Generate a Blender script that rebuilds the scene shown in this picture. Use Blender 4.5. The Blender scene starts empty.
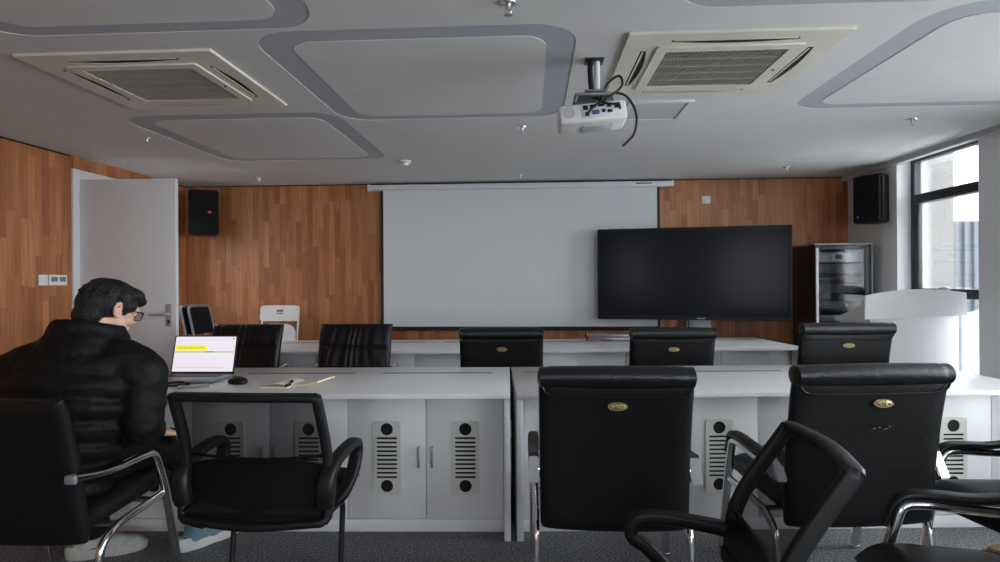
import bpy, bmesh, math, random
from mathutils import Vector, Matrix, Euler, noise
random.seed(4)
R = math.radians
PI = math.pi
SC = bpy.context.scene
COL = SC.collection
V = Vector

# ------------------------------------------------------------------ materials
MATS = {}
def nodes(name):
    m = bpy.data.materials.new(name); m.use_nodes = True
    nt = m.node_tree; b = nt.nodes['Principled BSDF']
    MATS[name] = m
    return m, nt, b
def N(nt, t, **kw):
    n = nt.nodes.new(t)
    for k, v in kw.items(): setattr(n, k, v)
    return n
def mat(name, col, rough=0.5, metal=0.0, bump=0.0, bscale=200.0, var=0.0, vscale=8.0, spec=0.5, coat=0.0, aniso=None):
    m, nt, b = nodes(name)
    b.inputs['Base Color'].default_value = (*col, 1)
    b.inputs['Roughness'].default_value = rough
    b.inputs['Metallic'].default_value = metal
    b.inputs['Specular IOR Level'].default_value = spec
    b.inputs['Coat Weight'].default_value = coat
    tc = N(nt, 'ShaderNodeTexCoord')
    if var > 0:
        nz = N(nt, 'ShaderNodeTexNoise'); nz.inputs['Scale'].default_value = vscale; nz.inputs['Detail'].default_value = 4
        nt.links.new(tc.outputs['Object'], nz.inputs['Vector'])
        cr = N(nt, 'ShaderNodeMapRange'); cr.inputs['To Min'].default_value = 1 - var; cr.inputs['To Max'].default_value = 1 + var
        cr.inputs['From Min'].default_value = 0.3; cr.inputs['From Max'].default_value = 0.7
        nt.links.new(nz.outputs['Fac'], cr.inputs['Value'])
        mx = N(nt, 'ShaderNodeVectorMath', operation='SCALE'); mx.inputs[0].default_value = col
        nt.links.new(cr.outputs[0], mx.inputs['Scale']); nt.links.new(mx.outputs[0], b.inputs['Base Color'])
    if bump > 0:
        nb = N(nt, 'ShaderNodeTexNoise'); nb.inputs['Scale'].default_value = bscale; nb.inputs['Detail'].default_value = 3
        mp = N(nt, 'ShaderNodeMapping')
        if aniso: mp.inputs['Scale'].default_value = aniso
        nt.links.new(tc.outputs['Object'], mp.inputs['Vector']); nt.links.new(mp.outputs[0], nb.inputs['Vector'])
        bp = N(nt, 'ShaderNodeBump'); bp.inputs['Strength'].default_value = bump; bp.inputs['Distance'].default_value = 0.01
        nt.links.new(nb.outputs['Fac'], bp.inputs['Height']); nt.links.new(bp.outputs[0], b.inputs['Normal'])
    return m
def emit(name, col, s):
    m, nt, b = nodes(name)
    b.inputs['Base Color'].default_value = (*[c * .2 for c in col], 1)
    b.inputs['Emission Color'].default_value = (*col, 1); b.inputs['Emission Strength'].default_value = s
    return m
def wood_wall(name, axis):
    """vertical strip cladding, strips .062 wide, random butt joints"""
    m, nt, b = nodes(name)
    L = nt.links.new
    tc = N(nt, 'ShaderNodeTexCoord'); sp = N(nt, 'ShaderNodeSeparateXYZ'); L(tc.outputs['Object'], sp.inputs[0])
    def mth(op, a, bb=None):
        n = N(nt, 'ShaderNodeMath', operation=op)
        for i, v in enumerate((a, bb)):
            if v is None: continue
            if isinstance(v, (int, float)): n.inputs[i].default_value = v
            else: L(v, n.inputs[i])
        return n.outputs[0]
    h = sp.outputs[axis]; z = sp.outputs['Z']
    hs = mth('DIVIDE', h, 0.062); row = mth('FLOOR', hs)
    wn = N(nt, 'ShaderNodeTexWhiteNoise', noise_dimensions='1D'); L(row, wn.inputs['W'])
    zs = mth('ADD', mth('DIVIDE', z, 0.52), mth('MULTIPLY', wn.outputs['Value'], 7.0))
    colr = mth('FLOOR', zs)
    cb = N(nt, 'ShaderNodeCombineXYZ'); L(row, cb.inputs[0]); L(colr, cb.inputs[1])
    w2 = N(nt, 'ShaderNodeTexWhiteNoise', noise_dimensions='3D'); L(cb.outputs[0], w2.inputs['Vector'])
    ramp = N(nt, 'ShaderNodeValToRGB'); L(w2.outputs['Value'], ramp.inputs[0])
    e = ramp.color_ramp.elements
    e[0].position = 0; e[0].color = (.30, .105, .038, 1)
    e[1].position = 1; e[1].color = (.485, .205, .082, 1)
    k = e.new(.35); k.color = (.37, .140, .052, 1)
    k = e.new(.7); k.color = (.425, .170, .065, 1)
    # grain
    mp = N(nt, 'ShaderNodeMapping'); L(tc.outputs['Object'], mp.inputs['Vector'])
    mp.inputs['Scale'].default_value = (60, 60, 3)
    add = N(nt, 'ShaderNodeVectorMath', operation='ADD'); L(mp.outputs[0], add.inputs[0])
    sc = N(nt, 'ShaderNodeVectorMath', operation='SCALE'); sc.inputs['Scale'].default_value = 30; L(w2.outputs['Color'], sc.inputs[0]); L(sc.outputs[0], add.inputs[1])
    gr = N(nt, 'ShaderNodeTexNoise'); gr.inputs['Scale'].default_value = 1; gr.inputs['Detail'].default_value = 5; gr.inputs['Distortion'].default_value = .6
    L(add.outputs[0], gr.inputs['Vector'])
    mr = N(nt, 'ShaderNodeMapRange'); L(gr.outputs['Fac'], mr.inputs['Value']); mr.inputs['From Min'].default_value = .3; mr.inputs['From Max'].default_value = .7
    mr.inputs['To Min'].default_value = .74; mr.inputs['To Max'].default_value = 1.16
    # joints
    fr = mth('FRACT', hs); fz = mth('FRACT', zs)
    j1 = mth('LESS_THAN', fr, 0.018); j2 = mth('LESS_THAN', fz, 0.004)
    jj = mth('MAXIMUM', j1, j2); jf = mth('SUBTRACT', 1.0, mth('MULTIPLY', jj, .38))
    tot = mth('MULTIPLY', mr.outputs[0], jf)
    vm = N(nt, 'ShaderNodeVectorMath', operation='SCALE'); L(ramp.outputs[0], vm.inputs[0]); L(tot, vm.inputs['Scale'])
    L(vm.outputs[0], b.inputs['Base Color'])
    b.inputs['Roughness'].default_value = .42
    return m
def carpet(name):
    m, nt, b = nodes(name); L = nt.links.new
    tc = N(nt, 'ShaderNodeTexCoord')
    n1 = N(nt, 'ShaderNodeTexNoise'); n1.inputs['Scale'].default_value = 95; n1.inputs['Detail'].default_value = 4; n1.inputs['Roughness'].default_value = .7
    n2 = N(nt, 'ShaderNodeTexNoise'); n2.inputs['Scale'].default_value = 4; n2.inputs['Detail'].default_value = 3
    L(tc.outputs['Object'], n1.inputs['Vector']); L(tc.outputs['Object'], n2.inputs['Vector'])
    r = N(nt, 'ShaderNodeValToRGB'); L(n1.outputs['Fac'], r.inputs[0])
    r.color_ramp.elements[0].position = .36; r.color_ramp.elements[0].color = (.030, .031, .034, 1)
    r.color_ramp.elements[1].position = .66; r.color_ramp.elements[1].color = (.31, .314, .32, 1)
    mr = N(nt, 'ShaderNodeMapRange'); L(n2.outputs['Fac'], mr.inputs['Value']); mr.inputs['To Min'].default_value = .8; mr.inputs['To Max'].default_value = 1.2
    vm = N(nt, 'ShaderNodeVectorMath', operation='SCALE'); L(r.outputs[0], vm.inputs[0]); L(mr.outputs[0], vm.inputs['Scale'])
    L(vm.outputs[0], b.inputs['Base Color']); b.inputs['Roughness'].default_value = .95; b.inputs['Specular IOR Level'].default_value = .1
    bp = N(nt, 'ShaderNodeBump'); bp.inputs['Strength'].default_value = .6; bp.inputs['Distance'].default_value = .006
    L(n1.outputs['Fac'], bp.inputs['Height']); L(bp.outputs[0], b.inputs['Normal'])
    return m
def see_through(name, col, alpha, rough=.6):
    m, nt, b = nodes(name); L = nt.links.new
    b.inputs['Base Color'].default_value = (*col, 1); b.inputs['Roughness'].default_value = rough; b.inputs['Specular IOR Level'].default_value = .12
    tr = N(nt, 'ShaderNodeBsdfTransparent'); mx = N(nt, 'ShaderNodeMixShader'); mx.inputs[0].default_value = alpha
    L(tr.outputs[0], mx.inputs[1]); L(b.outputs[0], mx.inputs[2])
    L(mx.outputs[0], nt.nodes['Material Output'].inputs['Surface'])
    return m
def pane(name, tint=(1, 1, 1), refl=1.0):
    m, nt, b = nodes(name); L = nt.links.new
    nt.nodes.remove(b)
    tr = N(nt, 'ShaderNodeBsdfTransparent'); tr.inputs[0].default_value = (*tint, 1)
    gl = N(nt, 'ShaderNodeBsdfGlossy'); gl.inputs['Roughness'].default_value = .02
    fr = N(nt, 'ShaderNodeFresnel'); fr.inputs[0].default_value = 1.5
    mu = N(nt, 'ShaderNodeMath', operation='MULTIPLY'); mu.inputs[1].default_value = refl; mu.use_clamp = True
    L(fr.outputs[0], mu.inputs[0])
    mx = N(nt, 'ShaderNodeMixShader'); L(mu.outputs[0], mx.inputs[0])
    L(tr.outputs[0], mx.inputs[1]); L(gl.outputs[0], mx.inputs[2]); L(mx.outputs[0], nt.nodes['Material Output'].inputs['Surface'])
    return m

M_ceil = mat('ceiling_paint', (.62, .62, .615), .9, bump=.05, bscale=60, var=.02)
M_hatch = mat('hatch_paint', (.50, .50, .48), .85)
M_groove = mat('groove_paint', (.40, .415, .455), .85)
M_woodB = wood_wall('oak_strip_back', 'X')
M_woodL = wood_wall('oak_strip_side', 'Y')
M_wallw = mat('white_plaster', (.70, .71, .72), .85, bump=.05, bscale=80)
M_carpet = carpet('grey_carpet')
M_dgap = mat('black_gap', (.006, .006, .006), .9)
M_lam = mat('white_laminate', (.74, .745, .75), .38, var=.015, vscale=3)
M_top = mat('pale_grey_laminate', (.66, .665, .67), .34, var=.02, vscale=5)
M_vent = mat('ivory_plastic', (.60, .60, .55), .45)
M_chrome = mat('chrome', (.74, .74, .75), .15, 1.0)
M_nickel = mat('satin_nickel', (.42, .42, .43), .5, .35)
M_steel = mat('brushed_steel', (.55, .55, .56), .32, 1.0)
M_leather = mat('black_leather', (.0055, .0056, .0062), .40, bump=.15, bscale=140, spec=.30)
M_roll = mat('smooth_leather', (.0065, .0066, .0074), .34, bump=.2, bscale=60, spec=.42)
M_plastic = mat('black_plastic', (.0075, .0075, .008), .45, bump=.08, bscale=300, spec=.32)
M_blackmetal = mat('black_metal', (.012, .012, .013), .35)
M_mesh = see_through('black_mesh_cloth', (.007, .007, .0075), .74)
M_fabric = mat('black_fabric', (.006, .006, .0065), .85, bump=.3, bscale=400, spec=.2)
M_brass = mat('brass', (.25, .20, .10), .42, .85, bump=.3, bscale=120)
M_door = mat('white_door_paint', (.66, .66, .665), .5, bump=.06, bscale=30, aniso=(40, 40, 1.5), var=.015)
M_screen = mat('matte_screen', (.63, .665, .675), .9)
M_border = mat('black_border', (.008, .008, .009), .7)
M_housing = mat('white_housing', (.62, .65, .69), .45)
M_tv = mat('dark_glass', (.012, .013, .015), .19, spec=.05)
M_bezel = mat('tv_bezel', (.005, .005, .006), .45, spec=.2)
M_grey = mat('grey_metal', (.22, .23, .25), .45, .3)
M_acw = mat('cream_plastic', (.66, .63, .55), .5, var=.05, vscale=6)
M_acg = mat('grille_cream', (.34, .325, .285), .55)
M_acd = mat('grille_dark', (.03, .028, .025), .8)
M_white = mat('white_plastic', (.72, .72, .71), .45)
M_lightgrey = mat('light_grey_plastic', (.45, .46, .47), .5)
M_skin = mat('skin', (.56, .33, .235), .5, bump=.05, bscale=150, var=.05, vscale=20)
M_hair = mat('black_hair', (.006, .006, .0065), .55, bump=1.0, bscale=30, aniso=(9, 3, 1.2), spec=.3)
M_jacket = mat('black_puffer', (.0042, .0042, .0046), .62, bump=.8, bscale=20, spec=.18)
M_trouser = mat('black_trousers', (.006, .006, .0065), .8, bump=.4, bscale=40, spec=.2)
M_shoew = mat('white_sneaker', (.62, .62, .60), .6, bump=.3, bscale=60)
M_shoeb = mat('teal_knit', (.13, .24, .28), .8, bump=.4, bscale=200)
M_sock = mat('dark_sock', (.02, .02, .022), .9)
M_shoeg = mat('grey_sneaker', (.40, .40, .37), .75, bump=.6, bscale=40)
M_winframe = mat('dark_grey_aluminium', (.028, .031, .036), .4, .2)
M_glass = pane('window_glass', (.97, .985, 1), .8)
M_lens = pane('spectacle_lens', (.97, .97, .97), .5)
M_rackglass = pane('rack_glass', (.70, .71, .72), 1.0)
M_paper = mat('white_paper', (.80, .79, .74), .8)
M_manila = mat('manila_card', (.82, .72, .42), .75)
M_brown = mat('brown_leather', (.33, .20, .10), .6, bump=.3, bscale=80)
M_tan = mat('tan_paper', (.60, .46, .29), .7)
M_red = emit('red_led', (1, .08, .05), 2.0)
M_badge = mat('red_badge', (.60, .10, .06), .4)
M_conc = mat('pale_concrete', (.19, .188, .18), .9)
M_conc2 = mat('blue_grey_facade', (.150, .172, .195), .7)
M_eyew = mat('eye_white', (.7, .7, .68), .3)
M_corr = mat('corridor_paint', (.5, .5, .5), .9)

# ------------------------------------------------------------------ mesh helpers
def NB(): return bmesh.new()
def obj(name, bm, m, parent=None, smooth=True, loc=None, rot=None, auto=40):
    me = bpy.data.meshes.new(name)
    bmesh.ops.recalc_face_normals(bm, faces=bm.faces[:])
    bm.to_mesh(me); bm.free()
    for k in (m if isinstance(m, (list, tuple)) else [m]): me.materials.append(k)
    if smooth:
        me.polygons.foreach_set('use_smooth', [True] * len(me.polygons))
        me.set_sharp_from_angle(angle=R(auto))
    o = bpy.data.objects.new(name, me); COL.objects.link(o)
    if parent is not None: o.parent = parent
    if loc: o.location = loc
    if rot: o.rotation_euler = rot
    return o
def tag(o, label, cat, group=None):
    o['label'] = label; o['category'] = cat
    if group: o['group'] = group
    return o
def thing(name, label, cat, loc=(0, 0, 0), rz=0.0, group=None, rot=None):
    o = bpy.data.objects.new(name, None); COL.objects.link(o)
    o.empty_display_size = .1
    o.location = loc; o.rotation_euler = rot if rot else (0, 0, rz)
    return tag(o, label, cat, group)
def struct(name, bm, m, smooth=False):
    o = obj(name, bm, m, None, smooth); o['kind'] = 'structure'; return o
KIDS = {}
def children(o): return [c for c in bpy.data.objects if c.parent is o]
def dup(root, loc, rz, label, scale=None):
    def cp(o, par):
        c = o.copy(); COL.objects.link(c)
        if par is not None: c.parent = par
        for ch in children(o): cp(ch, c)
        return c
    r = cp(root, None); r.location = loc; r.rotation_euler = (0, 0, rz); r['label'] = label
    if scale: r.scale = scale
    return r
def setmi(faces, i):
    for f in faces: f.material_index = i
def box(bm, x0, x1, y0, y1, z0, z1, bev=0.0, seg=2, mi=0, M=None):
    vs = [bm.verts.new((x, y, z)) for x in (x0, x1) for y in (y0, y1) for z in (z0, z1)]
    q = [(0, 1, 3, 2), (4, 6, 7, 5), (0, 4, 5, 1), (2, 3, 7, 6), (0, 2, 6, 4), (1, 5, 7, 3)]
    fs = [bm.faces.new([vs[i] for i in k]) for k in q]
    setmi(fs, mi)
    if bev > 0:
        ed = list({e for f in fs for e in f.edges})
        r = bmesh.ops.bevel(bm, geom=ed, offset=bev, segments=seg, affect='EDGES', profile=.5)
        setmi(r['faces'], mi); vs = list({v for f in r['faces'] for v in f.verts} | {v for v in vs if v.is_valid})
    if M is not None:
        for v in vs: v.co = M @ v.co
    return vs
def smooth_path(pts, n=6, closed=False):
    P = [V(p) for p in pts]; out = []; k = len(P)
    rng = range(k if closed else k - 1)
    for i in rng:
        if closed: a, b, c, d = P[(i - 1) % k], P[i], P[(i + 1) % k], P[(i + 2) % k]
        else: a, b, c, d = P[max(i - 1, 0)], P[i], P[i + 1], P[min(i + 2, k - 1)]
        for j in range(n):
            t = j / n
            out.append(.5 * ((2 * b) + (c - a) * t + (2 * a - 5 * b + 4 * c - d) * t * t + (3 * b - a - 3 * c + d) * t ** 3))
    if not closed: out.append(P[-1])
    return out
def fillet(pts, r, n=5):
    """polyline with rounded corners"""
    P = [V(p) for p in pts]; out = [P[0]]
    for i in range(1, len(P) - 1):
        a, b, c = P[i - 1], P[i], P[i + 1]
        u = (a - b); w = (c - b); rr = min(r, u.length * .48, w.length * .48)
        p0 = b + u.normalized() * rr; p1 = b + w.normalized() * rr
        for j in range(n + 1):
            t = j / n; out.append((1 - t) ** 2 * p0 + 2 * t * (1 - t) * b + t * t * p1)
    out.append(P[-1]); return out
def ring_faces(bm, rings, closed_path=False, caps=True, mi=0):
    n = len(rings[0]); fs = []
    rr = rings + ([rings[0]] if closed_path else [])
    for a, b in zip(rr[:-1], rr[1:]):
        for i in range(n):
            try: fs.append(bm.faces.new((a[i], a[(i + 1) % n], b[(i + 1) % n], b[i])))
            except ValueError: pass
    if caps and not closed_path:
        fs.append(bm.faces.new(rings[0][::-1])); fs.append(bm.faces.new(rings[-1]))
    setmi(fs, mi); return fs
def sweep(bm, pts, prof, up=None, closed=False, caps=True, scale=None, mi=0):
    """prof: list of (a,b); a along side vector, b along 'up'. up=None: parallel transport"""
    P = [V(p) for p in pts]; k = len(P); rings = []; prev = None
    for i in range(k):
        if closed: t = P[(i + 1) % k] - P[i - 1]
        else: t = P[min(i + 1, k - 1)] - P[max(i - 1, 0)]
        t.normalize()
        if up is not None:
            s = t.cross(V(up))
            if s.length < 1e-4: s = prev or V((1, 0, 0))
            s.normalize(); prev = s; w = s.cross(t)
        else:
            if prev is None:
                prev = t.orthogonal().normalized()
            prev = (prev - t * prev.dot(t)).normalized(); s = prev; w = t.cross(s)
        f = scale[i] if scale else 1.0
        rings.append([bm.verts.new(P[i] + s * a * f + w * b * f) for a, b in prof])
    return ring_faces(bm, rings, closed, caps, mi)
def circ(r, n=10, ry=None): return [(r * math.cos(2 * PI * i / n), (ry or r) * math.sin(2 * PI * i / n)) for i in range(n)]
def rrect(w, h, r, n=4):
    out = []
    for cx, cy, a0 in ((w / 2 - r, h / 2 - r, 0), (-w / 2 + r, h / 2 - r, 90), (-w / 2 + r, -h / 2 + r, 180), (w / 2 - r, -h / 2 + r, 270)):
        for j in range(n + 1):
            a = R(a0 + 90 * j / n); out.append((cx + r * math.cos(a), cy + r * math.sin(a)))
    return out
def tube(bm, pts, r, n=10, closed=False, mi=0): return sweep(bm, pts, circ(r, n), None, closed, True, None, mi)
def disc(bm, c, r, h, axis='Z', n=24, r2=None, mi=0):
    """short cylinder/cone along axis starting at c"""
    ax = {'X': V((1, 0, 0)), 'Y': V((0, 1, 0)), 'Z': V((0, 0, 1))}[axis] if isinstance(axis, str) else V(axis).normalized()
    s = ax.orthogonal().normalized(); w = ax.cross(s); c = V(c); r2 = r if r2 is None else r2
    rings = [[bm.verts.new(c + ax * d + s * q * math.cos(2 * PI * i / n) + w * q * math.sin(2 * PI * i / n)) for i in range(n)] for d, q in ((0, r), (h, r2))]
    return ring_faces(bm, rings, False, True, mi)
def lathe(bm, prof, c, n=20, mi=0):
    rings = [[bm.verts.new((c[0] + r * math.cos(2 * PI * i / n), c[1] + r * math.sin(2 * PI * i / n), c[2] + z)) for i in range(n)] for r, z in prof]
    return ring_faces(bm, rings, False, True, mi)
def ell(bm, c, r, M=None, u=20, v=12):
    X = Matrix.Translation(V(c)) @ (M.to_4x4() if M else Matrix()) @ Matrix.Diagonal((*r, 1))
    return bmesh.ops.create_uvsphere(bm, u_segments=u, v_segments=v, radius=1, matrix=X)['verts']
def cap(bm, p0, r0, p1, r1, n=16, sx=1.0):
    """tapered capsule"""
    p0, p1 = V(p0), V(p1); d = p1 - p0; L = d.length; t = d.normalized(); s = t.orthogonal().normalized(); w = t.cross(s)
    pr = []
    for j in range(6): a = PI / 2 * j / 6; pr.append((-r0 * math.cos(a), r0 * math.sin(a) if j else r0 * .02))
    pr.append((0, r0)); pr.append((L, r1))
    for j in range(1, 7): a = PI / 2 * j / 6; pr.append((L + r1 * math.sin(a), r1 * math.cos(a) if j < 6 else r1 * .02))
    rings = [[bm.verts.new(p0 + t * q + (s * math.cos(2 * PI * i / n) + w * math.sin(2 * PI * i / n)) * rr) for i in range(n)] for q, rr in pr]
    ring_faces(bm, rings)
def chain(bm, pts, rs):
    for a, b, ra, rb in zip(pts[:-1], pts[1:], rs[:-1], rs[1:]): cap(bm, a, ra, b, rb)
def remesh(bm, voxel, smooth_it=3, sub=0):
    """fuse overlapping solids into one continuous skin"""
    me = bpy.data.meshes.new('tmp'); bmesh.ops.recalc_face_normals(bm, faces=bm.faces[:]); bm.to_mesh(me); bm.free()
    o = bpy.data.objects.new('tmp', me); COL.objects.link(o)
    md = o.modifiers.new('r', 'REMESH'); md.mode = 'VOXEL'; md.voxel_size = voxel
    if smooth_it: s = o.modifiers.new('s', 'SMOOTH'); s.iterations = smooth_it; s.factor = .5
    dg = bpy.context.evaluated_depsgraph_get(); dg.update()
    ev = bpy.data.meshes.new_from_object(o.evaluated_get(dg))
    out = NB(); out.from_mesh(ev)
    bpy.data.objects.remove(o); bpy.data.meshes.remove(me); bpy.data.meshes.remove(ev)
    return out
def holes_plate(bm, outer, holes, t, M=None, mi=0):
    """flat plate in local XY, thickness t (0..t in Z), with holes cut through"""
    cu = bpy.data.curves.new('tmp', 'CURVE'); cu.dimensions = '2D'; cu.fill_mode = 'BOTH'; cu.extrude = t / 2
    for loop in [outer] + holes:
        s = cu.splines.new('POLY'); s.points.add(len(loop) - 1); s.use_cyclic_u = True
        for p, q in zip(s.points, loop): p.co = (q[0], q[1], 0, 1)
    o = bpy.data.objects.new('tmp', cu); COL.objects.link(o)
    dg = bpy.context.evaluated_depsgraph_get(); dg.update()
    me = bpy.data.meshes.new_from_object(o.evaluated_get(dg))
    T = (M or Matrix()) @ Matrix.Translation((0, 0, t / 2)); me.transform(T)
    n0 = len(bm.faces); bm.from_mesh(me); bm.faces.ensure_lookup_table()
    for f in bm.faces[n0:]: f.material_index = mi
    bpy.data.objects.remove(o); bpy.data.curves.remove(cu); bpy.data.meshes.remove(me)
def prism(bm, outline, axis, a, b, mi=0):
    """extrude 2D outline: axis 'X' -> outline in (y,z), 'Y' -> (x,z), 'Z' -> (x,y)"""
    def mk(p, d): return {'X': (d, p[0], p[1]), 'Y': (p[0], d, p[1]), 'Z': (p[0], p[1], d)}[axis]
    r = [[bm.verts.new(mk(p, d)) for p in outline] for d in (a, b)]
    return ring_faces(bm, r, False, True, mi)
def pillow(bm, C, nrm, t, nu=24, nv=24, front=None, back=None, pw=8, mi=0):
    """cushion between two faces; C(u,v) centre surface, nrm(u,v) its normal"""
    def samp(n): return [.5 - .5 * math.cos(PI * (i / n)) * (1 if i in (0, n) else 1) for i in range(n + 1)]
    def sp(n):
        out = []
        for i in range(n + 1):
            x = -1 + 2 * i / n; out.append(.5 + .5 * math.copysign(1 - (1 - abs(x)) ** 1.45, x))
        return out
    U, W = sp(nu), sp(nv)
    for side in (1, -1):
        g = []
        for u in U:
            row = []
            for v in W:
                a, b2 = 1 - abs(2 * u - 1) ** pw, 1 - abs(2 * v - 1) ** pw
                pr = math.sqrt(max(a, 0)) * math.sqrt(max(b2, 0))
                e = (front if side > 0 else back)
                x = e(u, v) * pr if e else 0
                row.append(bm.verts.new(C(u, v) + nrm(u, v) * side * (t / 2 * pr + x)))
            g.append(row)
        for i in range(nu):
            for j in range(nv):
                f = bm.faces.new((g[i][j], g[i + 1][j], g[i + 1][j + 1], g[i][j + 1])); f.material_index = mi
    bmesh.ops.remove_doubles(bm, verts=bm.verts[:], dist=1e-5)

# ------------------------------------------------------------------ room shell
XL, XR, YB, YR, HC = -3.87, 3.34, 6.15, -3.0, 2.45
bm = NB(); box(bm, XL - 1.2, XR + .3, YR - .3, YB + .3, -.1, 0); struct('floor', bm, M_carpet)

# ceiling: slab with ring shaped grooves, island panels between them
def ring_loop(x0, x1, y0, y1, r): return [(x + (x0 + x1) / 2, y + (y0 + y1) / 2) for x, y in rrect(x1 - x0, y1 - y0, r, 8)]
RINGS = [(-1.245, .21, 2.38, 3.725), (-2.70, -1.24, 3.525, 4.915), (-2.33, -.87, .97, 2.355), (1.62, 3.08, 2.29, 3.68),
         (.55, 2.0, .90, 2.285), (-1.24, .21, -.2, 1.15), (1.62, 3.08, -.2, 1.0), (-2.33, -.87, -1.2, .1)]
bm = NB()
holes = [ring_loop(*q, .20) for q in RINGS]
outer = [(XL - .02, YR - .02), (XR - .05, YR - .02), (XR - .05, YB + .02), (XL - .02, YB + .02)]
holes_plate(bm, outer, holes, .0025, Matrix.Translation((0, 0, HC)))
for q in RINGS:
    holes_plate(bm, ring_loop(q[0] + .14, q[1] - .135, q[2] + .115, q[3] - .085, .12), [], .0025, Matrix.Translation((0, 0, HC)))
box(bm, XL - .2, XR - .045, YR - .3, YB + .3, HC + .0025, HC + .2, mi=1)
box(bm, XR - .045, XR + .3, YR - .3, YB + .3, HC + .03, HC + .2)
struct('ceiling', bm, [M_ceil, M_groove])
bm = NB(); box(bm, XR - .06, XR - .005, YR, YB, HC - .045, HC + .03); struct('trim_1', bm, M_lightgrey)

bm = NB(); box(bm, XL - .2, XR + .3, YB, YB + .2, 0, HC + .03); struct('wall_back', bm, M_woodB)
bm = NB()  # side wall with the doorway
DY0, DY1, DZ = 4.65, 5.52, 2.265
for a in ((YR, DY0, 0, HC + .03), (DY1, YB, 0, HC + .03), (DY0, DY1, DZ, HC + .03)): box(bm, XL - .15, XL, *a)
struct('wall_left', bm, M_woodL)
bm = NB()
box(bm, XL - 1.2, XL - 1.15, 3.6, 6.4, 0, 2.5); box(bm, XL - 1.15, XL - .15, 3.6, 3.65, 0, 2.5); box(bm, XL - 1.15, XL - .15, 6.35, 6.4, 0, 2.5)
struct('wall_corridor', bm, M_corr)
bm = NB()
for a, b in ((YR, DY0 - .1), (DY1 + .1, YB)): box(bm, XL, XL + .004, a, b, HC - .014, HC - .002)
box(bm, XL, XR, YB - .004, YB, HC - .012, HC - .002)
struct('trim_2', bm, M_dgap)
# right wall with windows
W1 = (4.41, 5.35, .30, HC)
W2 = (.9, 3.5, .45, HC)
W3 = (-2.7, .2, .45, HC)
bm = NB(); T = .26
segs = [(YR, W3[0]), (W3[1], W2[0]), (W2[1], W1[0]), (W1[1], YB)]
for a, b in segs: box(bm, XR, XR + T, a, b, 0, HC + .03)
for w in (W1, W2, W3): box(bm, XR, XR + T, w[0], w[1], 0, w[2])
struct('wall_right', bm, M_wallw)
RW = [(-.9, -.1, 1.0, 2.25), (1.7, 3.1, .8, 2.35)]   # rear wall windows
bm = NB(); xs = [XL - .2] + [k for w in RW for k in w[:2]] + [XR + .3]
for i in range(0, len(xs), 2): box(bm, xs[i], xs[i + 1], YR - .25, YR, 0, HC + .03)
for w in RW: box(bm, w[0], w[1], YR - .25, YR, 0, w[2]); box(bm, w[0], w[1], YR - .25, YR, w[3], HC + .03)
struct('wall_rear', bm, M_wallw)

def window_side(name, w, bars, n=1):
    """aluminium window in the side wall; frame at x = XR+.12; bars: heights of transoms"""
    x = XR + .12; f = .05
    bm = NB()
    box(bm, x, x + .06, w[0], w[0] + f, w[2], w[3], .004); box(bm, x, x + .06, w[1] - f, w[1], w[2], w[3], .004)
    box(bm, x, x + .06, w[0] + f, w[1] - f, w[2], w[2] + f, .004); box(bm, x, x + .06, w[0] + f, w[1] - f, w[3] - .03, w[3], .004)
    for z0, z1 in bars: box(bm, x - .012, x + .07, w[0] + f, w[1] - f, z0, z1, .004)
    for k in range(1, n):
        y = w[0] + (w[1] - w[0]) * k / n; box(bm, x, x + .06, y - .03, y + .03, w[2], w[3], .004)
    o = struct(name, bm, M_winframe)
    g = NB(); box(g, x + .025, x + .031, w[0] + f * .8, w[1] - f * .8, w[2] + f * .8, w[3] - .02); obj('pane', g, M_glass, o, False)
    return o
w1 = window_side('window_1', W1, [(1.205, 1.285), (2.045, 2.125)])
bm = NB(); box(bm, XR + .075, XR + .108, 4.86, 4.90, 1.27, 1.30, .005); box(bm, XR + .05, XR + .075, 4.80, 4.90, 1.28, 1.297, .005); obj('window_handle', bm, M_lightgrey, w1)
bm = NB(); box(bm, XR + .121, XR + .16, 5.255, 5.30, 1.285, 2.05, .004); box(bm, XR + .121, XR + .16, 4.46, 4.50, 1.285, 2.05, .004); obj('window_sash', bm, M_winframe, w1)
window_side('window_2', W2, [(1.25, 1.31)], 2)
window_side('window_3', W3, [(1.25, 1.31)], 2)
for i, w in enumerate(RW):
    bm = NB(); y0, y1 = YR - .16, YR - .10
    for a in ((w[0], w[0] + .05, w[2], w[3]), (w[1] - .05, w[1], w[2], w[3]), (w[0], w[1], w[2], w[2] + .05), (w[0], w[1], w[3] - .05, w[3]),
              ((w[0] + w[1]) / 2 - .03, (w[0] + w[1]) / 2 + .03, w[2], w[3]), (w[0], w[1], 1.72, 1.78)):
        box(bm, a[0], a[1], y0, y1, a[2], a[3], .003)
    o = struct('window_%d' % (i + 4), bm, M_winframe)
    g = NB(); box(g, w[0] + .04, w[1] - .04, y0 + .02, y0 + .026, w[2] + .04, w[3] - .04); obj('pane', g, M_glass, o, False)
bm = NB()
for w in (W1, W2, W3): box(bm, XR - .02, XR + .12, w[0] + .002, w[1] - .002, w[2], w[2] + .025, .004)
struct('trim_3', bm, M_wallw)

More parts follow.
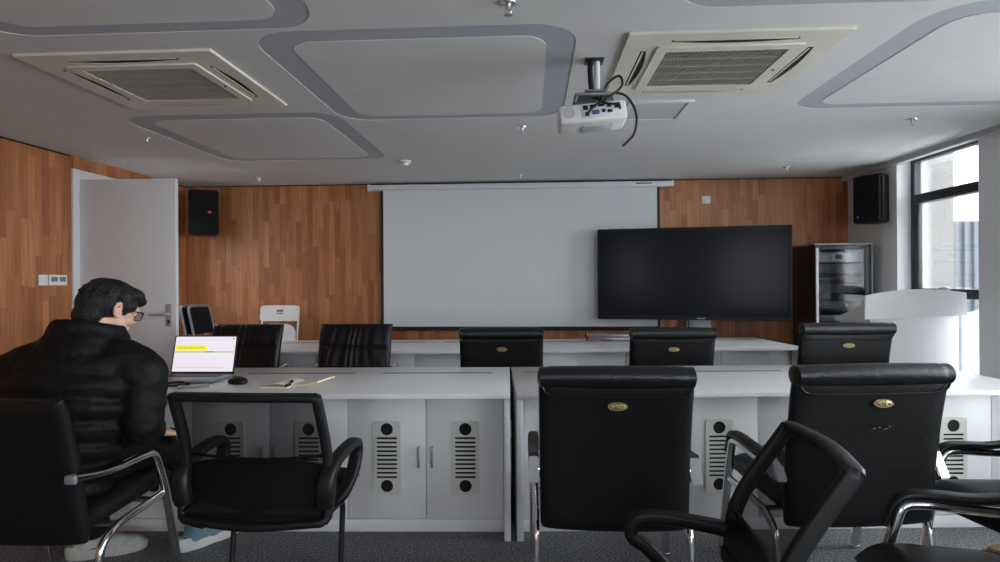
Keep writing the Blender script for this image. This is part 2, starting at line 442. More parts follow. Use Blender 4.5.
# door
d = NB()
box(d, XL - .15, XL + .018, DY0 - .085, DY0, 0, DZ + .075, .004); box(d, XL - .15, XL + .018, DY1, DY1 + .085, 0, DZ + .075, .004)
box(d, XL - .15, XL + .018, DY0 + .0005, DY1 - .0005, DZ, DZ + .075, .004)
struct('trim_4', d, M_door)
LX0, LX1, LY = XL + .012, -3.005, 4.63
d = NB(); box(d, LX0, LX1, LY, LY + .04, .006, 2.255, .003)
for a in ((LX0 + .10, LX1 - .10, .18, .95), (LX0 + .10, LX1 - .10, 1.2, 2.12)):   # shallow routed panels on the far face
    box(d, a[0], a[1], LY + .038, LY + .043, a[2], a[3], .002)
door = struct('door_1', d, M_door, True)
d = NB(); box(d, LX1 - .085, LX1 - .035, LY - .008, LY, 1.0, 1.19, .004); disc(d, (LX1 - .06, LY - .002, 1.105), .016, -.045, 'Y')
tube(d, fillet([(LX1 - .06, LY - .045, 1.105), (LX1 - .06, LY - .055, 1.105), (LX1 - .09, LY - .058, 1.105), (LX1 - .20, LY - .052, 1.10)], .012), .009)
obj('door_handle', d, M_nickel, door)
d = NB(); box(d, LX1 - .07, LX1 - .05, LY - .010, LY - .007, 1.025, 1.055, .002); obj('key_cylinder', d, M_blackmetal, door)
for z in (.25, 1.2, 2.03):
    d = NB(); disc(d, (XL + .012, LY - .007, z), .008, .11, 'Z', 12); obj('hinge', d, M_steel, door)

# wall plates
def wall_plate(label, y0, y1, keys):
    t = thing('light_switch', label, 'switch', (XL, (y0 + y1) / 2, 1.396))
    b = NB(); box(b, 0, .010, -(y1 - y0) / 2, (y1 - y0) / 2, -.043, .043, .003); obj('plate', b, M_white, t)
    for a, bb, mm in keys:
        b = NB(); box(b, .010, .013, a, bb, -.012, .026, .002); obj('rocker', b, mm, t)
wall_plate('single white switch plate on the timber wall next to the door frame', 4.235, 4.32, [(-.03, .03, M_white)])
wall_plate('double switch plate with two grey screens nearest the door frame', 4.33, 4.505, [(-.072, -.008, M_grey), (.012, .075, M_grey)])
t = thing('wall_socket', 'small ivory square plate on the timber wall above the television', 'socket', (1.872, YB, 2.225))
b = NB(); box(b, -.045, .045, -.01, 0, -.04, .04, .003); obj('plate', b, M_vent, t)
b = NB(); box(b, -.018, .018, -.013, -.009, -.015, .015, .002); obj('insert', b, M_white, t)

# ------------------------------------------------------------------ projection screen
t = thing('projection_screen', 'wide pull-down projection screen with black border on the timber wall', 'screen', (-.14, YB, 2.30))
b = NB(); box(b, -1.62, 1.64, -.095, -.002, .062, .122, .012, 3); obj('housing', b, M_housing, t)
for s in (-1.62, 1.64):
    b = NB(); box(b, s - .012, s + .012, -.1, -.001, .057, .126, .006); obj('end_cap', b, M_housing, t)
b = NB(); box(b, 1.25, 1.42, -.0975, -.0945, .092, .102, .001); obj('logo', b, M_border, t)
zb = 2.30
b = NB(); box(b, -1.497, 1.512, -.052, -.048, .852 - zb, .09); obj('border', b, M_border, t)
b = NB(); box(b, -1.468, 1.484, -.0535, -.0515, .878 - zb, .066); obj('screen_surface', b, M_screen, t)
b = NB(); tube(b, [(-1.5, -.05, .85 - zb), (1.525, -.05, .85 - zb)], .014); obj('bottom_bar', b, M_border, t)

# ------------------------------------------------------------------ television on a stand behind the far desks
tvL, tvR = V((.70, 5.985)), V((2.545, 5.66))
ang = math.atan2(tvR.y - tvL.y, tvR.x - tvL.x); TW = (tvR - tvL).length; mid = (tvL + tvR) / 2
t = thing('television', 'large black flat television panel on a floor stand before the projection screen', 'television', (mid.x, mid.y, 0), ang)
z0, z1 = .965, 1.905; h = TW / 2
b = NB(); box(b, -h, h, .0, .06, z0, z1, .006); box(b, -h * .7, h * .7, .06, .10, z0 + .15, z1 - .2, .01); obj('case', b, M_bezel, t)
b = NB(); holes_plate(b, rrect(TW, z1 - z0, .008), [[(x, y + .008) for x, y in rrect(TW - .05, z1 - z0 - .062, .003)]], .012, Matrix.Translation((0, 0, (z0 + z1) / 2)) @ Matrix.Rotation(R(90), 4, 'X'))
obj('bezel', b, M_bezel, t)
b = NB(); box(b, -h + .02, h - .02, -.004, .0005, z0 + .03, z1 - .018); obj('display', b, M_tv, t)
b = NB(); box(b, .05, .13, -.0135, -.012, z0 + .012, z0 + .024); obj('badge', b, M_grey, t)
b = NB(); box(b, -.02, .20, .10, .15, .05, 1.2, .01); obj('post', b, M_grey, t)
b = NB(); box(b, -.06, -.022, .095, .14, .05, 1.2, .008); obj('cable_cover', b, M_blackmetal, t)
b = NB(); box(b, -.5, .62, .08, .16, .03, .07, .012); obj('stand_base', b, M_blackmetal, t)
for x in (-.45, .57):
    b = NB(); disc(b, (x, .10, .025), .025, .03, 'Y', 14); obj('caster', b, M_blackmetal, t)

# ------------------------------------------------------------------ loudspeakers
def speaker(label, loc, rz, w, dpt, hh, logo):
    t = thing('wall_speaker', label, 'speaker', loc, rz)
    b = NB(); prism(b, [(-w / 2, 0), (w / 2, 0), (w / 2 * .62, dpt), (-w / 2 * .62, dpt)], 'Z', 0, hh)
    bmesh.ops.bevel(b, geom=b.edges[:], offset=.012, segments=2, affect='EDGES'); obj('cabinet', b, M_plastic, t)
    b = NB(); prism(b, [(-w / 2 + .012, .001), (-w / 2 + .02, -.014), (w / 2 - .02, -.014), (w / 2 - .012, .001)], 'Z', .015, hh - .015); obj('grille', b, M_fabric, t)
    b = NB(); box(b, -.03, .03, dpt - .01, dpt + .10, hh * .42, hh * .58, .006); box(b, -.06, .06, dpt + .09, dpt + .105, hh * .35, hh * .65, .004); obj('bracket', b, M_blackmetal, t)
    b = NB(); box(b, logo[0] - logo[2], logo[0] + logo[2], -.0185, -.0135, logo[1] - logo[2] * .8, logo[1] + logo[2] * .8, .002); obj('badge', b, M_badge if logo[3] else M_grey, t)
    return t
speaker('black loudspeaker with red badge high in the corner beside the open door', (-3.475, 5.83, 1.875), R(22), .30, .21, .485, (.06, .245, .015, 1))
speaker('black loudspeaker high in the corner above the equipment rack', (3.16, 5.50, 1.90), R(-66), .29, .22, .45, (-.08, .06, .011, 0))

# ------------------------------------------------------------------ equipment rack
rx0, rx1, ry0, ry1, rh = 2.715, 3.245, 5.56, 6.02, 1.70
t = thing('equipment_rack', 'tall black equipment cabinet with glass door beside the television', 'cabinet', ((rx0 + rx1) / 2, ry0, 0))
w = (rx1 - rx0) / 2; dp = ry1 - ry0
b = NB()
for a in ((-w, -w + .02, .02, dp, .05, rh), (w - .02, w, .02, dp, .05, rh), (-w + .02, w - .02, dp - .02, dp, .05, rh), (-w + .02, w - .02, .02, dp - .02, rh - .03, rh), (-w + .02, w - .02, .02, dp - .02, .05, .09)): box(b, *a)
obj('case', b, M_blackmetal, t)
b = NB(); box(b, -w - .005, w + .005, -.002, dp + .003, rh, rh + .014, .004); obj('top_lid', b, M_grey, t)
b = NB(); box(b, -w + .02, w - .02, .03, dp - .02, 0, .05, .01); obj('plinth', b, M_blackmetal, t)
dd = NB()
for a in ((-w, -w + .035, .06, rh - .01), (w - .07, w - .012, .06, rh - .01), (-w + .035, w - .07, .06, .10), (-w + .035, w - .07, rh - .045, rh - .01)): box(dd, a[0], a[1], 0, .02, a[2], a[3], .003)
dr = obj('door', dd, M_blackmetal, t)
b = NB(); box(b, -w + .03, w - .065, .007, .012, .095, rh - .04); obj('glass', b, M_rackglass, dr, False)
b = NB(); box(b, -w + .005, -w + .028, -.006, .002, .10, rh - .03, .003); obj('edge_trim', b, M_lightgrey, dr)
b = NB(); box(b, w - .012, w + .002, -.004, .018, .06, rh - .01, .003); obj('edge_trim', b, M_grey, dr)
b = NB(); box(b, -w + .012, -w + .05, -.03, -.002, .88, .90, .004); box(b, -w + .02, -w + .04, -.014, 0, .84, .93, .003); obj('handle', b, M_chrome, dr)
def gear(name, label, z, hh, m, kind):
    g = thing(name, label, 'equipment', ((rx0 + rx1) / 2 - .015, ry0 + .07, z))
    ww = .225
    b = NB(); box(b, -ww + .02, ww - .02, .004, .28, 0, hh); obj('chassis', b, M_blackmetal, g)
    b = NB(); box(b, -ww, ww, -.006, .004, .002, hh - .002, .002)
    if kind == 'vent':
        for k in range(5): box(b, -ww + .03, ww - .05, -.011, -.006, .008 + k * hh / 5.6, .012 + k * hh / 5.6)
    obj('front_panel', b, m, g)
    if kind == 'amp':
        for x in (-.06, .05):
            b = NB(); disc(b, (x, -.006, hh * .5), .022, -.018, 'Y', 18); obj('knob', b, M_steel, g)
        b = NB(); box(b, -.03, .025, -.009, -.005, hh * .3, hh * .75); obj('display', b, M_blackmetal, g)
    if kind == 'led':
        b = NB(); disc(b, (.03, -.006, hh * .5), .006, -.004, 'Y', 10); obj('led', b, M_red, g)
        for k in range(6):
            b = NB(); disc(b, (-.17 + k * .028, -.006, hh * .5), .008, -.01, 'Y', 10); obj('knob', b, M_lightgrey, g)
    if kind == 'mixer':
        for k in range(8):
            b = NB(); disc(b, (-.18 + k * .05, -.006, hh * .7), .007, -.012, 'Y', 10); obj('knob', b, M_lightgrey, g)
gear('amplifier', 'silver amplifier at the top of the rack behind the glass', 1.535, .10, M_steel, 'amp')
gear('power_sequencer', 'slatted dark grey unit just under the silver amplifier in the rack', 1.43, .09, M_grey, 'vent')
gear('audio_processor', 'black rack unit with glowing red light behind the glass', 1.33, .09, M_blackmetal, 'led')
gear('effects_unit', 'slatted grey unit below the red light unit in the rack', 1.235, .085, M_grey, 'vent')
gear('wireless_receiver', 'dark receiver unit with a row of knobs in the lower rack', 1.06, .09, M_blackmetal, 'mixer')
gear('disc_player', 'pale silver player unit low in the rack behind the lectern', .96, .07, M_steel, 'vent')
gear('power_amplifier', 'silver unit below the player near the lectern top in the rack', .86, .09, M_lightgrey, 'vent')

# ------------------------------------------------------------------ lectern
t = thing('lectern', 'white lectern with arched top panel standing by the window', 'lectern', (2.985, 4.55, 0)); t.scale = (1.05, 1, 1)
b = NB(); box(b, -.315, .325, .04, .058, 0, 1.10, .003); obj('front_panel', b, M_lam, t)
for s, x in ((-1, -.315), (1, .307)):
    b = NB(); prism(b, [(.058, 0), (.47, 0), (.47, 1.06), (.058, 1.18)], 'X', x, x + .018); obj('side_panel', b, M_lam, t)
b = NB(); n = 24
out = [(-.37, 1.055), (.355, 1.085)] + [(.355 - .725 * i / n, 1.236 + .024 * (1 - i / n) + .040 * (1 - (2 * i / n - 1) ** 2)) for i in range(n + 1)]
prism(b, out, 'Y', 0, .04); bmesh.ops.bevel(b, geom=[e for e in b.edges if abs(e.verts[0].co.y - e.verts[1].co.y) < 1e-5], offset=.004, segments=2, affect='EDGES'); obj('arched_panel', b, M_lam, t)
b = NB(); prism(b, [(.06, 1.17), (.47, 1.05), (.47, 1.068), (.06, 1.188)], 'X', -.296, .306); obj('desk_top', b, M_top, t)
b = NB(); box(b, -.296, .306, .07, .46, .55, .568); obj('shelf', b, M_lam, t)

# ------------------------------------------------------------------ desks
HD = .78
def make_desk(label, loc, rz, L, D, slots, unit0):
    t = thing('conference_desk', label, 'desk', loc, rz, 'conference desks')
    b = NB(); box(b, 0, L, 0, D, HD - .027, HD, .003); obj('desktop', b, M_top, t)
    for x in (0, L - .034):
        b = NB(); box(b, x, x + .034, .02, D - .02, 0, HD - .027, .002); obj('end_panel', b, M_lam, t)
    b = NB(); box(b, .036, L - .036, .152, .50, .03, HD - .029); obj('carcass', b, M_lam, t)
    b = NB(); box(b, .036, L - .036, .135, .15, 0, .068, .002); obj('plinth', b, M_lam, t)
    b = NB(); box(b, .036, L - .036, D - .33, D - .312, .05, HD - .029, .002); obj('modesty_panel', b, M_lam, t)
    for a, c in slots:
        b = NB(); box(b, a, c, D - .265, D - .225, HD - .001, HD + .0015); obj('cable_slot', b, M_grey, t)
    x = unit0; k = 0
    while x < L - .1:
        x1 = min(x + .43, L - .037); x0 = max(x, .037)
        if x1 - x0 > .1:
            b = NB(); box(b, x0 + .0015, x1 - .0015, .132, .150, .072, HD - .032, .0015); dr = obj('door', b, M_lam, t)
            cx = x + .215
            # vent plate with two round holes and ten slots
            b = NB(); ol = rrect(.150, .40, .018)
            hs = [[(p + 0, q + .155) for p, q in circ(.034, 20)], [(p, q - .155) for p, q in circ(.034, 20)]]
            for j in range(10): hs.append([(p, q + .106 - j * .0236) for p, q in rrect(.112, .0115, .003, 2)])
            X = Matrix.Translation((cx, .1318, .408)) @ Matrix.Rotation(R(90), 4, 'X')
            holes_plate(b, ol, hs, .006, X, 0)
            box(b, cx - .07, cx + .07, .1305, .1317, .215, .60, mi=1)
            obj('vent_plate', b, [M_vent, M_dgap], dr, False)
            hx = x1 - .04 if k % 2 == 0 else x0 + .033
            b = NB(); tube(b, fillet([(hx, .133, .36), (hx, .112, .36), (hx, .112, .465), (hx, .133, .465)], .012), .0065, 8); obj('handle', b, M_steel, dr)
        x += .43; k += 1
    return t
aL = math.atan(.040); LL = 2.83
deskL = make_desk('near white desk where the man works at his laptop', (-.112 - LL * math.cos(aL), 2.948 - LL * math.sin(aL), 0), aL, LL, .925,
                  [(LL - 2.62, LL - 1.86 - .07), (LL - 1.69, LL - 1.0), (LL - .815, LL - .115)], LL - .03 - .43 * 6 - .0)
aR = math.atan(.065)
deskR = make_desk('near white desk behind the two big badged leather chairs, beside the lectern', (-.078, 2.95, 0), aR, 2.85, .93,
                  [(.07, .77), (1.02, 1.74), (1.95, 2.65)], .037)
aF = math.atan(.055)
deskFL = make_desk('far white desk with pleated black chairs before it, nearest the open door', (.0 - 2.83 * math.cos(aF), 4.80 - 2.83 * math.sin(aF), 0), aF, 2.83, .93,
                   [(.2, .9), (1.13, 1.83), (2.02, 2.71)], .10)
aF2 = math.atan(.105)
deskFR = make_desk('far white desk in front of the television and its stand', (.055, 4.815, 0), aF2, 2.33, .90,
                   [(.1, .8), (.85, 1.2), (1.5, 2.2)], -.07)

# ------------------------------------------------------------------ leather visitor chair (faces +Y)
def lerp_path(P, v):
    f = v * (len(P) - 1); i = min(int(f), len(P) - 2); return P[i].lerp(P[i + 1], f - i)
BP = smooth_path([(0, -.262, .352), (0, -.270, .50), (0, -.287, .68), (0, -.316, .86), (0, -.345, .985)], 8)
def back_c(W, lean=0.0, zs=1.0):
    def C(u, v):
        p = lerp_path(BP, v); q = max(0, 1 - v / .07); x = (u - .5) * W * (1 - .02 * (1 - v)) * (1 - .05 * q ** 2.5)
        return V((x, p.y - lean * v + .012 * (1 - (2 * u - 1) ** 2), .352 + (p.z - .352) * zs - .016 * (1 - v) * (1 - (2 * u - 1) ** 2)))
    return C
def back_n(u, v):
    a, b = lerp_path(BP, max(v - .05, 0)), lerp_path(BP, min(v + .05, 1)); t_ = (b - a).normalized()
    return V((0, t_.z, -t_.y))
def roll_and_badge(bk, W):
    # rolled top with gathered ends, folded over to the rear
    b = NB(); rings = []; n = 22; K = 40
    for i in range(K + 1):
        s = -1 + 2 * i / K; s = math.copysign(abs(s) ** .7, s); x = s * (W / 2 + .004)
        e = abs(s); k = 1.0 - .55 * max(0, (e - .955) / .045) ** 2
        k *= 1 - .05 * math.exp(-((e - .885) / .02) ** 2) + .012 * math.sin(40 * e) * (e > .86)
        ring = []
        for j in range(n):
            a = 2 * PI * j / n; yy = .046 * math.cos(a); zz = .042 * math.sin(a)
            if math.sin(a) < 0 and math.cos(a) < 0: zz *= 1.0 + .18 * (1 - s * s)
            ring.append(b.verts.new((x, -.343 + yy * k, .990 + zz * k - .004 * s * s)))
        rings.append(ring)
    ring_faces(b, rings); rl = obj('headroll', b, M_roll, bk, auto=60)
    b = NB(); tube(b, smooth_path([(-W / 2 + .012, -.368, .955), (-W / 2 + .05, -.368, .918), (-.1, -.364, .912), (.1, -.364, .912), (W / 2 - .05, -.368, .918), (W / 2 - .012, -.368, .955)], 8), .0042, 6)
    obj('piping', b, M_roll, bk)
    b = NB(); X = Matrix.Translation((.004, -.353, .872)) @ Matrix.Scale(.82, 4) @ Matrix.Rotation(R(-9), 4, 'X')
    vs = ell(b, (0, 0, 0), (.048, .010, .021)); 
    for k in range(7): box(b, -.033 + k * .0095, -.028 + k * .0095, -.0125, -.008, -.006 - .004 * math.sin(k * 2.1), .006 + .003 * math.cos(k * 1.7), .001)
    sweep(b, [(.045 * math.cos(2 * PI * i / 28), -.004, .019 * math.sin(2 * PI * i / 28)) for i in range(28)], circ(.0026, 6), None, True)
    b.transform(X); obj('badge', b, M_brass, bk)
def make_visitor(plain=False):
    t = thing('visitor_chair', '', 'chair', (0, 0, 0), 0, 'black leather visitor chairs')
    W = .615
    def pleats(u, v):
        x = (u - .5)
        band = .012 * math.exp(-((v - .68) / .012) ** 2)
        k = u * 9 + .5 * math.sin(v * 5 + u * 4) + .35 * math.sin(u * 13)
        amp = .0085 * (.6 + .5 * math.exp(-((u - .62) / .27) ** 2)) * (1 - .45 * max(0, (v - .8) / .2)) * (1 + .5 * math.sin(u * 23 + v * 3))
        return amp * abs(math.sin(PI * k)) - band
    b = NB(); pillow(b, back_c(W, .05 if plain else 0, .93 if plain else 1), back_n, .075, 96, 44, front=pleats, pw=10)
    bk = obj('backrest', b, M_leather, t)
    if not plain:
      roll_and_badge(bk, W)
    # seat
    def SCt(u, v): return V(((u - .5) * .58, -.27 + v * .56, .425 + .035 * v - .03 * max(0, (v - .85) / .15) ** 2))
    b = NB(); pillow(b, SCt, lambda u, v: V((0, -.05, 1)).normalized(), .115, 28, 28, front=lambda u, v: .012 * math.sin(PI * u) * math.sin(PI * v), pw=8); obj('seat', b, M_leather, t)
    for s in (-1, 1):
        x = s * .328
        if plain: ap = [(x, -.37, .645), (x, -.20, .612), (x, .0, .612), (x, .080, .606), (x, .15, .45), (x, .25, .012)]
        else: ap = [(x, -.245, .578), (x, -.10, .588), (x, .06, .605), (x, .130, .602), (x, .17, .45), (x, .25, .012)]
        b = NB(); p = fillet(ap, .085, 8)
        sweep(b, p, circ(.017, 12, .019), (1, 0, 0)); disc(b, (x, ap[-1][1], 0), .021, .016, 'Z', 14); obj('arm_frame', b, M_chrome, t)
        z0 = 0
        b = NB()
        if plain: box(b, x - .018, x + .018, -.385, -.30, .632, .650, .005); z0 = .02
        else: prism(b, [(-.305, .548 + z0), (-.245, .548 + z0), (-.20, .590 + z0), (-.215, .645 + z0), (-.25, .645 + z0)], 'X', x - .022, x + .022)
        if not plain: bmesh.ops.bevel(b, geom=b.edges[:], offset=.004, segments=2, affect='EDGES')
        if not plain: box(b, min(x, s * .27), max(x, s * .27), -.275, -.225, .560 + z0, .60 + z0, .004); obj('arm_bracket', b, M_chrome, t)
        if plain: b = NB(); box(b, x - .021, x + .021, -.392, -.372, .626, .660, .007); obj('arm_end_cap', b, M_grey, t)
        if not plain:
            b = NB(); p = fillet([(x, -.25, .642), (x, -.10, .622), (x, .05, .637), (x, .140, .634), (x, .185, .53)], .07, 8)
            sc = [.55 + .45 * math.sin(PI * min(1, .12 + i / (len(p) - 1) * .9)) ** .5 for i in range(len(p))]
            sweep(b, p, [(q, r_) for r_, q in rrect(.052, .034, .014)], (1, 0, 0), scale=sc); obj('armrest', b, M_leather, t)
        b = NB(); p = fillet([(x * .985, .176, .40), (x * .97, -.14, .375), (x * .97, -.225, .33), (x * .97, -.275, .012)], .08, 8)
        tube(b, p, .016, 12); disc(b, (x * .97, -.276, 0), .020, .015, 'Z', 14); obj('leg', b, M_chrome, t)
    b = NB(); tube(b, [(-.31, .10, .385), (.31, .10, .385)], .013, 10); tube(b, [(-.31, -.13, .374), (.31, -.13, .374)], .013, 10); obj('cross_rail', b, M_steel, t)
    return t
vc = make_visitor()
def place(o, loc, rz, label, sc=None):
    o.location = loc; o.rotation_euler = (0, 0, rz); o['label'] = label
    if sc: o.scale = sc
place(vc, (.335, 2.605, 0), R(0), 'large black leather chair with brass badge, back square to the camera before the desk joint')
bch = dup(vc, (1.325, 2.69, 0), R(6.5), 'large black leather chair with scuffed badged back, angled before the desk near the lectern', (1.06, 1, 1.0))
b = NB()
for x_, z_, w_, a_ in ((-.035, .768, .011, -20), (-.012, .772, .009, 12), (.012, .766, .013, -8), (.028, .775, .007, 30)):
    ell(b, (x_, -.345, z_), (w_, .0045, .0042), Matrix.Rotation(R(a_), 3, 'Y'), 10, 6)
M_scuff = mat('scuffed_leather', (.026, .027, .028), .6, bump=.5, bscale=90)
sm = obj('scuff_mark', b, M_scuff, bch); sm.location = (.04, 0, 0)
for c in children(bch):
    for g in children(c):
        if g.name.startswith('badge'): g.location.x += .035
pc = make_visitor(True); place(pc, (-2.03, 2.38, 0), R(0), 'black leather chair with chrome arms that the man in the puffer jacket sits on')
dup(vc, (1.385, 1.69, 0), R(88), 'black leather chair with brown notebook on its seat, chrome arm curving in the corner', (.92, 1.08, 1))
dup(vc, (2.075, 2.42, 0), R(100), 'black leather chair showing only an arm and seat edge beside the angled badged chair', (.95, 1.05, .95))
dup(vc, (-.225, 4.46, 0), R(1), 'black badged chair back in front of the projection screen, above the desk joint')
dup(vc, (1.005, 4.47, 0), R(2), 'black badged chair back directly below the television')
dup(vc, (2.225, 4.50, 0), R(4), 'black badged chair back between the equipment rack and the lectern', (1.09, 1, 1.03))
dup(pc, (-1.40, 4.10, 0), R(181), 'black chair with pleated front between the papers and the projection screen edge', (.95, 1, 1.095))
dup(pc, (-2.325, 4.10, 0), R(176), 'black chair with pleated front right behind the laptop screen', (.98, 1, 1.095))

# ------------------------------------------------------------------ mesh-back chair (faces +Y, cantilever base)
def make_mesh_chair(dz=0.0, dy=0.0, rc=.165):
    t = thing('mesh_chair', '', 'chair', (0, 0, 0), 0, 'black mesh-back chairs')
    def C(u, v):   # u across, v up
        w = .60 - .03 * v; x = (u - .5) * w
        y = -.175 + .045 * math.sin(PI * v) - rc * max(v, 0) ** 1.7 - .035 * (1 - (2 * u - 1) ** 2) * (1 - .3 * v)
        z = .395 + .535 * v
        return V((x, y, z))
    # frame loop
    pts = []
    def rl(a, b2, c, r): return
    loop = [(0, .08), (0, .5), (0, .95), (.012, .992), (.06, 1), (.5, 1.005), (.94, 1), (.988, .992), (1, .95), (1, .5), (1, .08), (.97, .01), (.9, 0), (.5, -.02), (.1, 0), (.03, .01)]
    P = [C(u, v) for u, v in loop]; P = smooth_path(P, 6, True)
    b = NB(); sweep(b, P, [(a, c) for a, c in rrect(.034, .048, .014)], (0, -1, -.1), True); fr = obj('back_frame', b, M_plastic, t)
    b = NB(); nu, nv = 24, 24
    g = [[b.verts.new(C(i / nu, j / nv)) for j in range(nv + 1)] for i in range(nu + 1)]
    for i in range(nu):
        for j in range(nv): b.faces.new((g[i][j], g[i + 1][j], g[i + 1][j + 1], g[i][j + 1]))
    obj('mesh_back', b, M_mesh, t)
    for v, hh in ((.50, .014), (.20, .05)):
        b = NB(); sweep(b, [C(i / 20, v - .03 * (1 - (2 * i / 20 - 1) ** 2)) + V((0, .022, 0)) for i in range(21)], [(a, c) for a, c in rrect(hh, .012, .005)], (0, -1, 0)); obj('lumbar_bar', b, M_plastic, t)
    b = NB(); nu, nv = 24, 10; sh = []
    for off in (.010, .022):
        sh.append([[b.verts.new(C(.03 + .94 * i / nu, .02 + (.40 + .05 * (1 - (2 * i / nu - 1) ** 4)) * j / nv) + V((0, off, 0))) for j in range(nv + 1)] for i in range(nu + 1)])
    for g_ in sh:
        for i in range(nu):
            for j in range(nv): b.faces.new((g_[i][j], g_[i + 1][j], g_[i + 1][j + 1], g_[i][j + 1]))
    rimv = lambda g_: [g_[i][0] for i in range(nu + 1)] + [g_[nu][j] for j in range(1, nv + 1)] + [g_[i][nv] for i in range(nu - 1, -1, -1)] + [g_[0][j] for j in range(nv - 1, 0, -1)]
    ra, rb = rimv(sh[0]), rimv(sh[1])
    for i in range(len(ra)): b.faces.new((ra[i], ra[(i + 1) % len(ra)], rb[(i + 1) % len(rb)], rb[i]))
    obj('lumbar_panel', b, M_plastic, t)
    def SCt(u, v): return V(((u - .5) * .56, -.20 + v * .50, .435 + dz * .5 + .02 * v - .03 * max(0, (v - .8) / .2) ** 2))
    b = NB(); pillow(b, SCt, lambda u, v: V((0, 0, 1)), .085, 24, 24, pw=7); obj('seat', b, M_fabric, t)
    b = NB(); box(b, -.25, .25, -.17, .25, .375 + dz * .5, .395 + dz * .5, .008); obj('seat_pan', b, M_plastic, t)
    for s in (-1, 1):
        x = s * .305
        p = smooth_path([(s * .290, -.175, .46), (s * .297, -.185, .54), (s * .302, -.16, .602 + dz * .6), (s * .308, -.05, .638 + dz), (s * .312, .08 + dy, .648 + dz), (s * .312, .145 + dy, .632 + dz), (s * .310, .158 + dy, .58 + dz), (s * .305, .11 + dy, .50), (s * .285, .03, .43), (s * .235, .01, .395)], 7)
        sc = [1.0 + .3 * math.exp(-((i / len(p) - .10) / .13) ** 2) for i in range(len(p))]
        b = NB(); sweep(b, p, [(c, a) for a, c in rrect(.056, .044, .016)], (1, 0, 0), scale=sc); obj('armrest', b, M_plastic, t)
        b = NB(); p = fillet([(s * .25, -.26, .012), (s * .25, .11, .012), (s * .25, .15, .36), (s * .25, -.10, .372)], .05, 6); tube(b, p, .0125, 10); obj('leg', b, M_blackmetal, t)
    b = NB(); tube(b, [(-.25, -.255, .0125), (.25, -.255, .0125)], .012, 10); obj('floor_bar', b, M_blackmetal, t)
    return t
mc = make_mesh_chair(0, 0, .075); mc.scale = (1.04, 1, .98)
place(mc, (-1.145, 2.45, 0), R(-1), 'black mesh-back chair pulled up to the desk next to the man')
m2 = make_mesh_chair(-.045, -.01); m2.scale = (.78, 1, .975)
place(m2, (.452, 1.645, 0), R(84), 'black mesh-back chair turned sideways in the foreground between the leather chairs')

# ------------------------------------------------------------------ folded chairs against the walls
def folding(name, label, loc, rz, lean, pad, tubem, w=.40, group=None):
    t = thing(name, label, 'folding chair', loc, rz, group, rot=(lean, 0, rz))
    hh = 1.12 if group is None else 1.17
    for s in (-1, 1):
        b = NB(); tube(b, [(s * w / 2, 0, .0), (s * w / 2, 0, hh - .10)], .011, 10); obj('leg', b, tubem, t)
        b = NB(); tube(b, fillet([(s * (w / 2 - .03), .035, .02), (s * (w / 2 - .03), .03, .62), (s * (w / 2 - .012), .012, .70)], .03), .010, 10); obj('leg', b, tubem, t)
    b = NB(); tube(b, fillet([(-w / 2, 0, hh - .12), (-w / 2, 0, hh), (w / 2, 0, hh), (w / 2, 0, hh - .12)], .07, 8), .011, 10); obj('top_rail', b, tubem, t)
    return t, hh, w
f, hh, w = folding('folding_chair', 'white plastic folding chair folded flat against the timber wall', (-2.73, 5.86, 0), R(0), R(-9), None, M_white)
b = NB(); holes_plate(b, [(x, y) for x, y in rrect(.43, .17, .035)], [[(x, y + .03) for x, y in rrect(.09, .022, .008)], [(x, y - .0) for x, y in rrect(.09, .012, .005)]], .022, Matrix.Translation((0, -.005, hh - .08)) @ Matrix.Rotation(R(90), 4, 'X')); obj('backrest', b, M_white, f)
b = NB(); X = Matrix.Translation((0, -.03, .715)) @ Matrix.Rotation(R(90), 4, 'X')
holes_plate(b, rrect(.40, .42, .12, 8), [], .028, X); bmesh.ops.bevel(b, geom=[e for e in b.edges if e.is_manifold and e.calc_face_angle(0) > 1], offset=.006, segments=2, affect='EDGES'); obj('seat', b, M_white, f)
b = NB(); tube(b, [(-.17, .034, .12), (.17, .034, .12)], .009, 8); obj('stretcher', b, M_steel, f)
def black_fold(label, loc, rz, lean):
    f, hh, w = folding('folding_chair', label, loc, rz, lean, None, M_grey, .38, 'black folding chairs by the door')
    b = NB(); pillow(b, lambda u, v: V(((u - .5) * .36, -.002, hh - .27 + .255 * v)), lambda u, v: V((0, -1, 0)), .05, 16, 12, pw=4); obj('backrest', b, M_fabric, f)
    b = NB(); pillow(b, lambda u, v: V(((u - .5) * .38, -.035, .42 + .40 * v)), lambda u, v: V((0, -1, 0)), .05, 16, 16, pw=6); obj('seat', b, M_fabric, f)
black_fold('black folding chair with chrome tube leaning nearest the door, behind its twin', (-3.055, 5.29, 0), R(96), R(-11))
black_fold('black folding chair leaning in front of its twin, beside the pleated chair', (-2.965, 5.30, 0), R(94), R(-12))

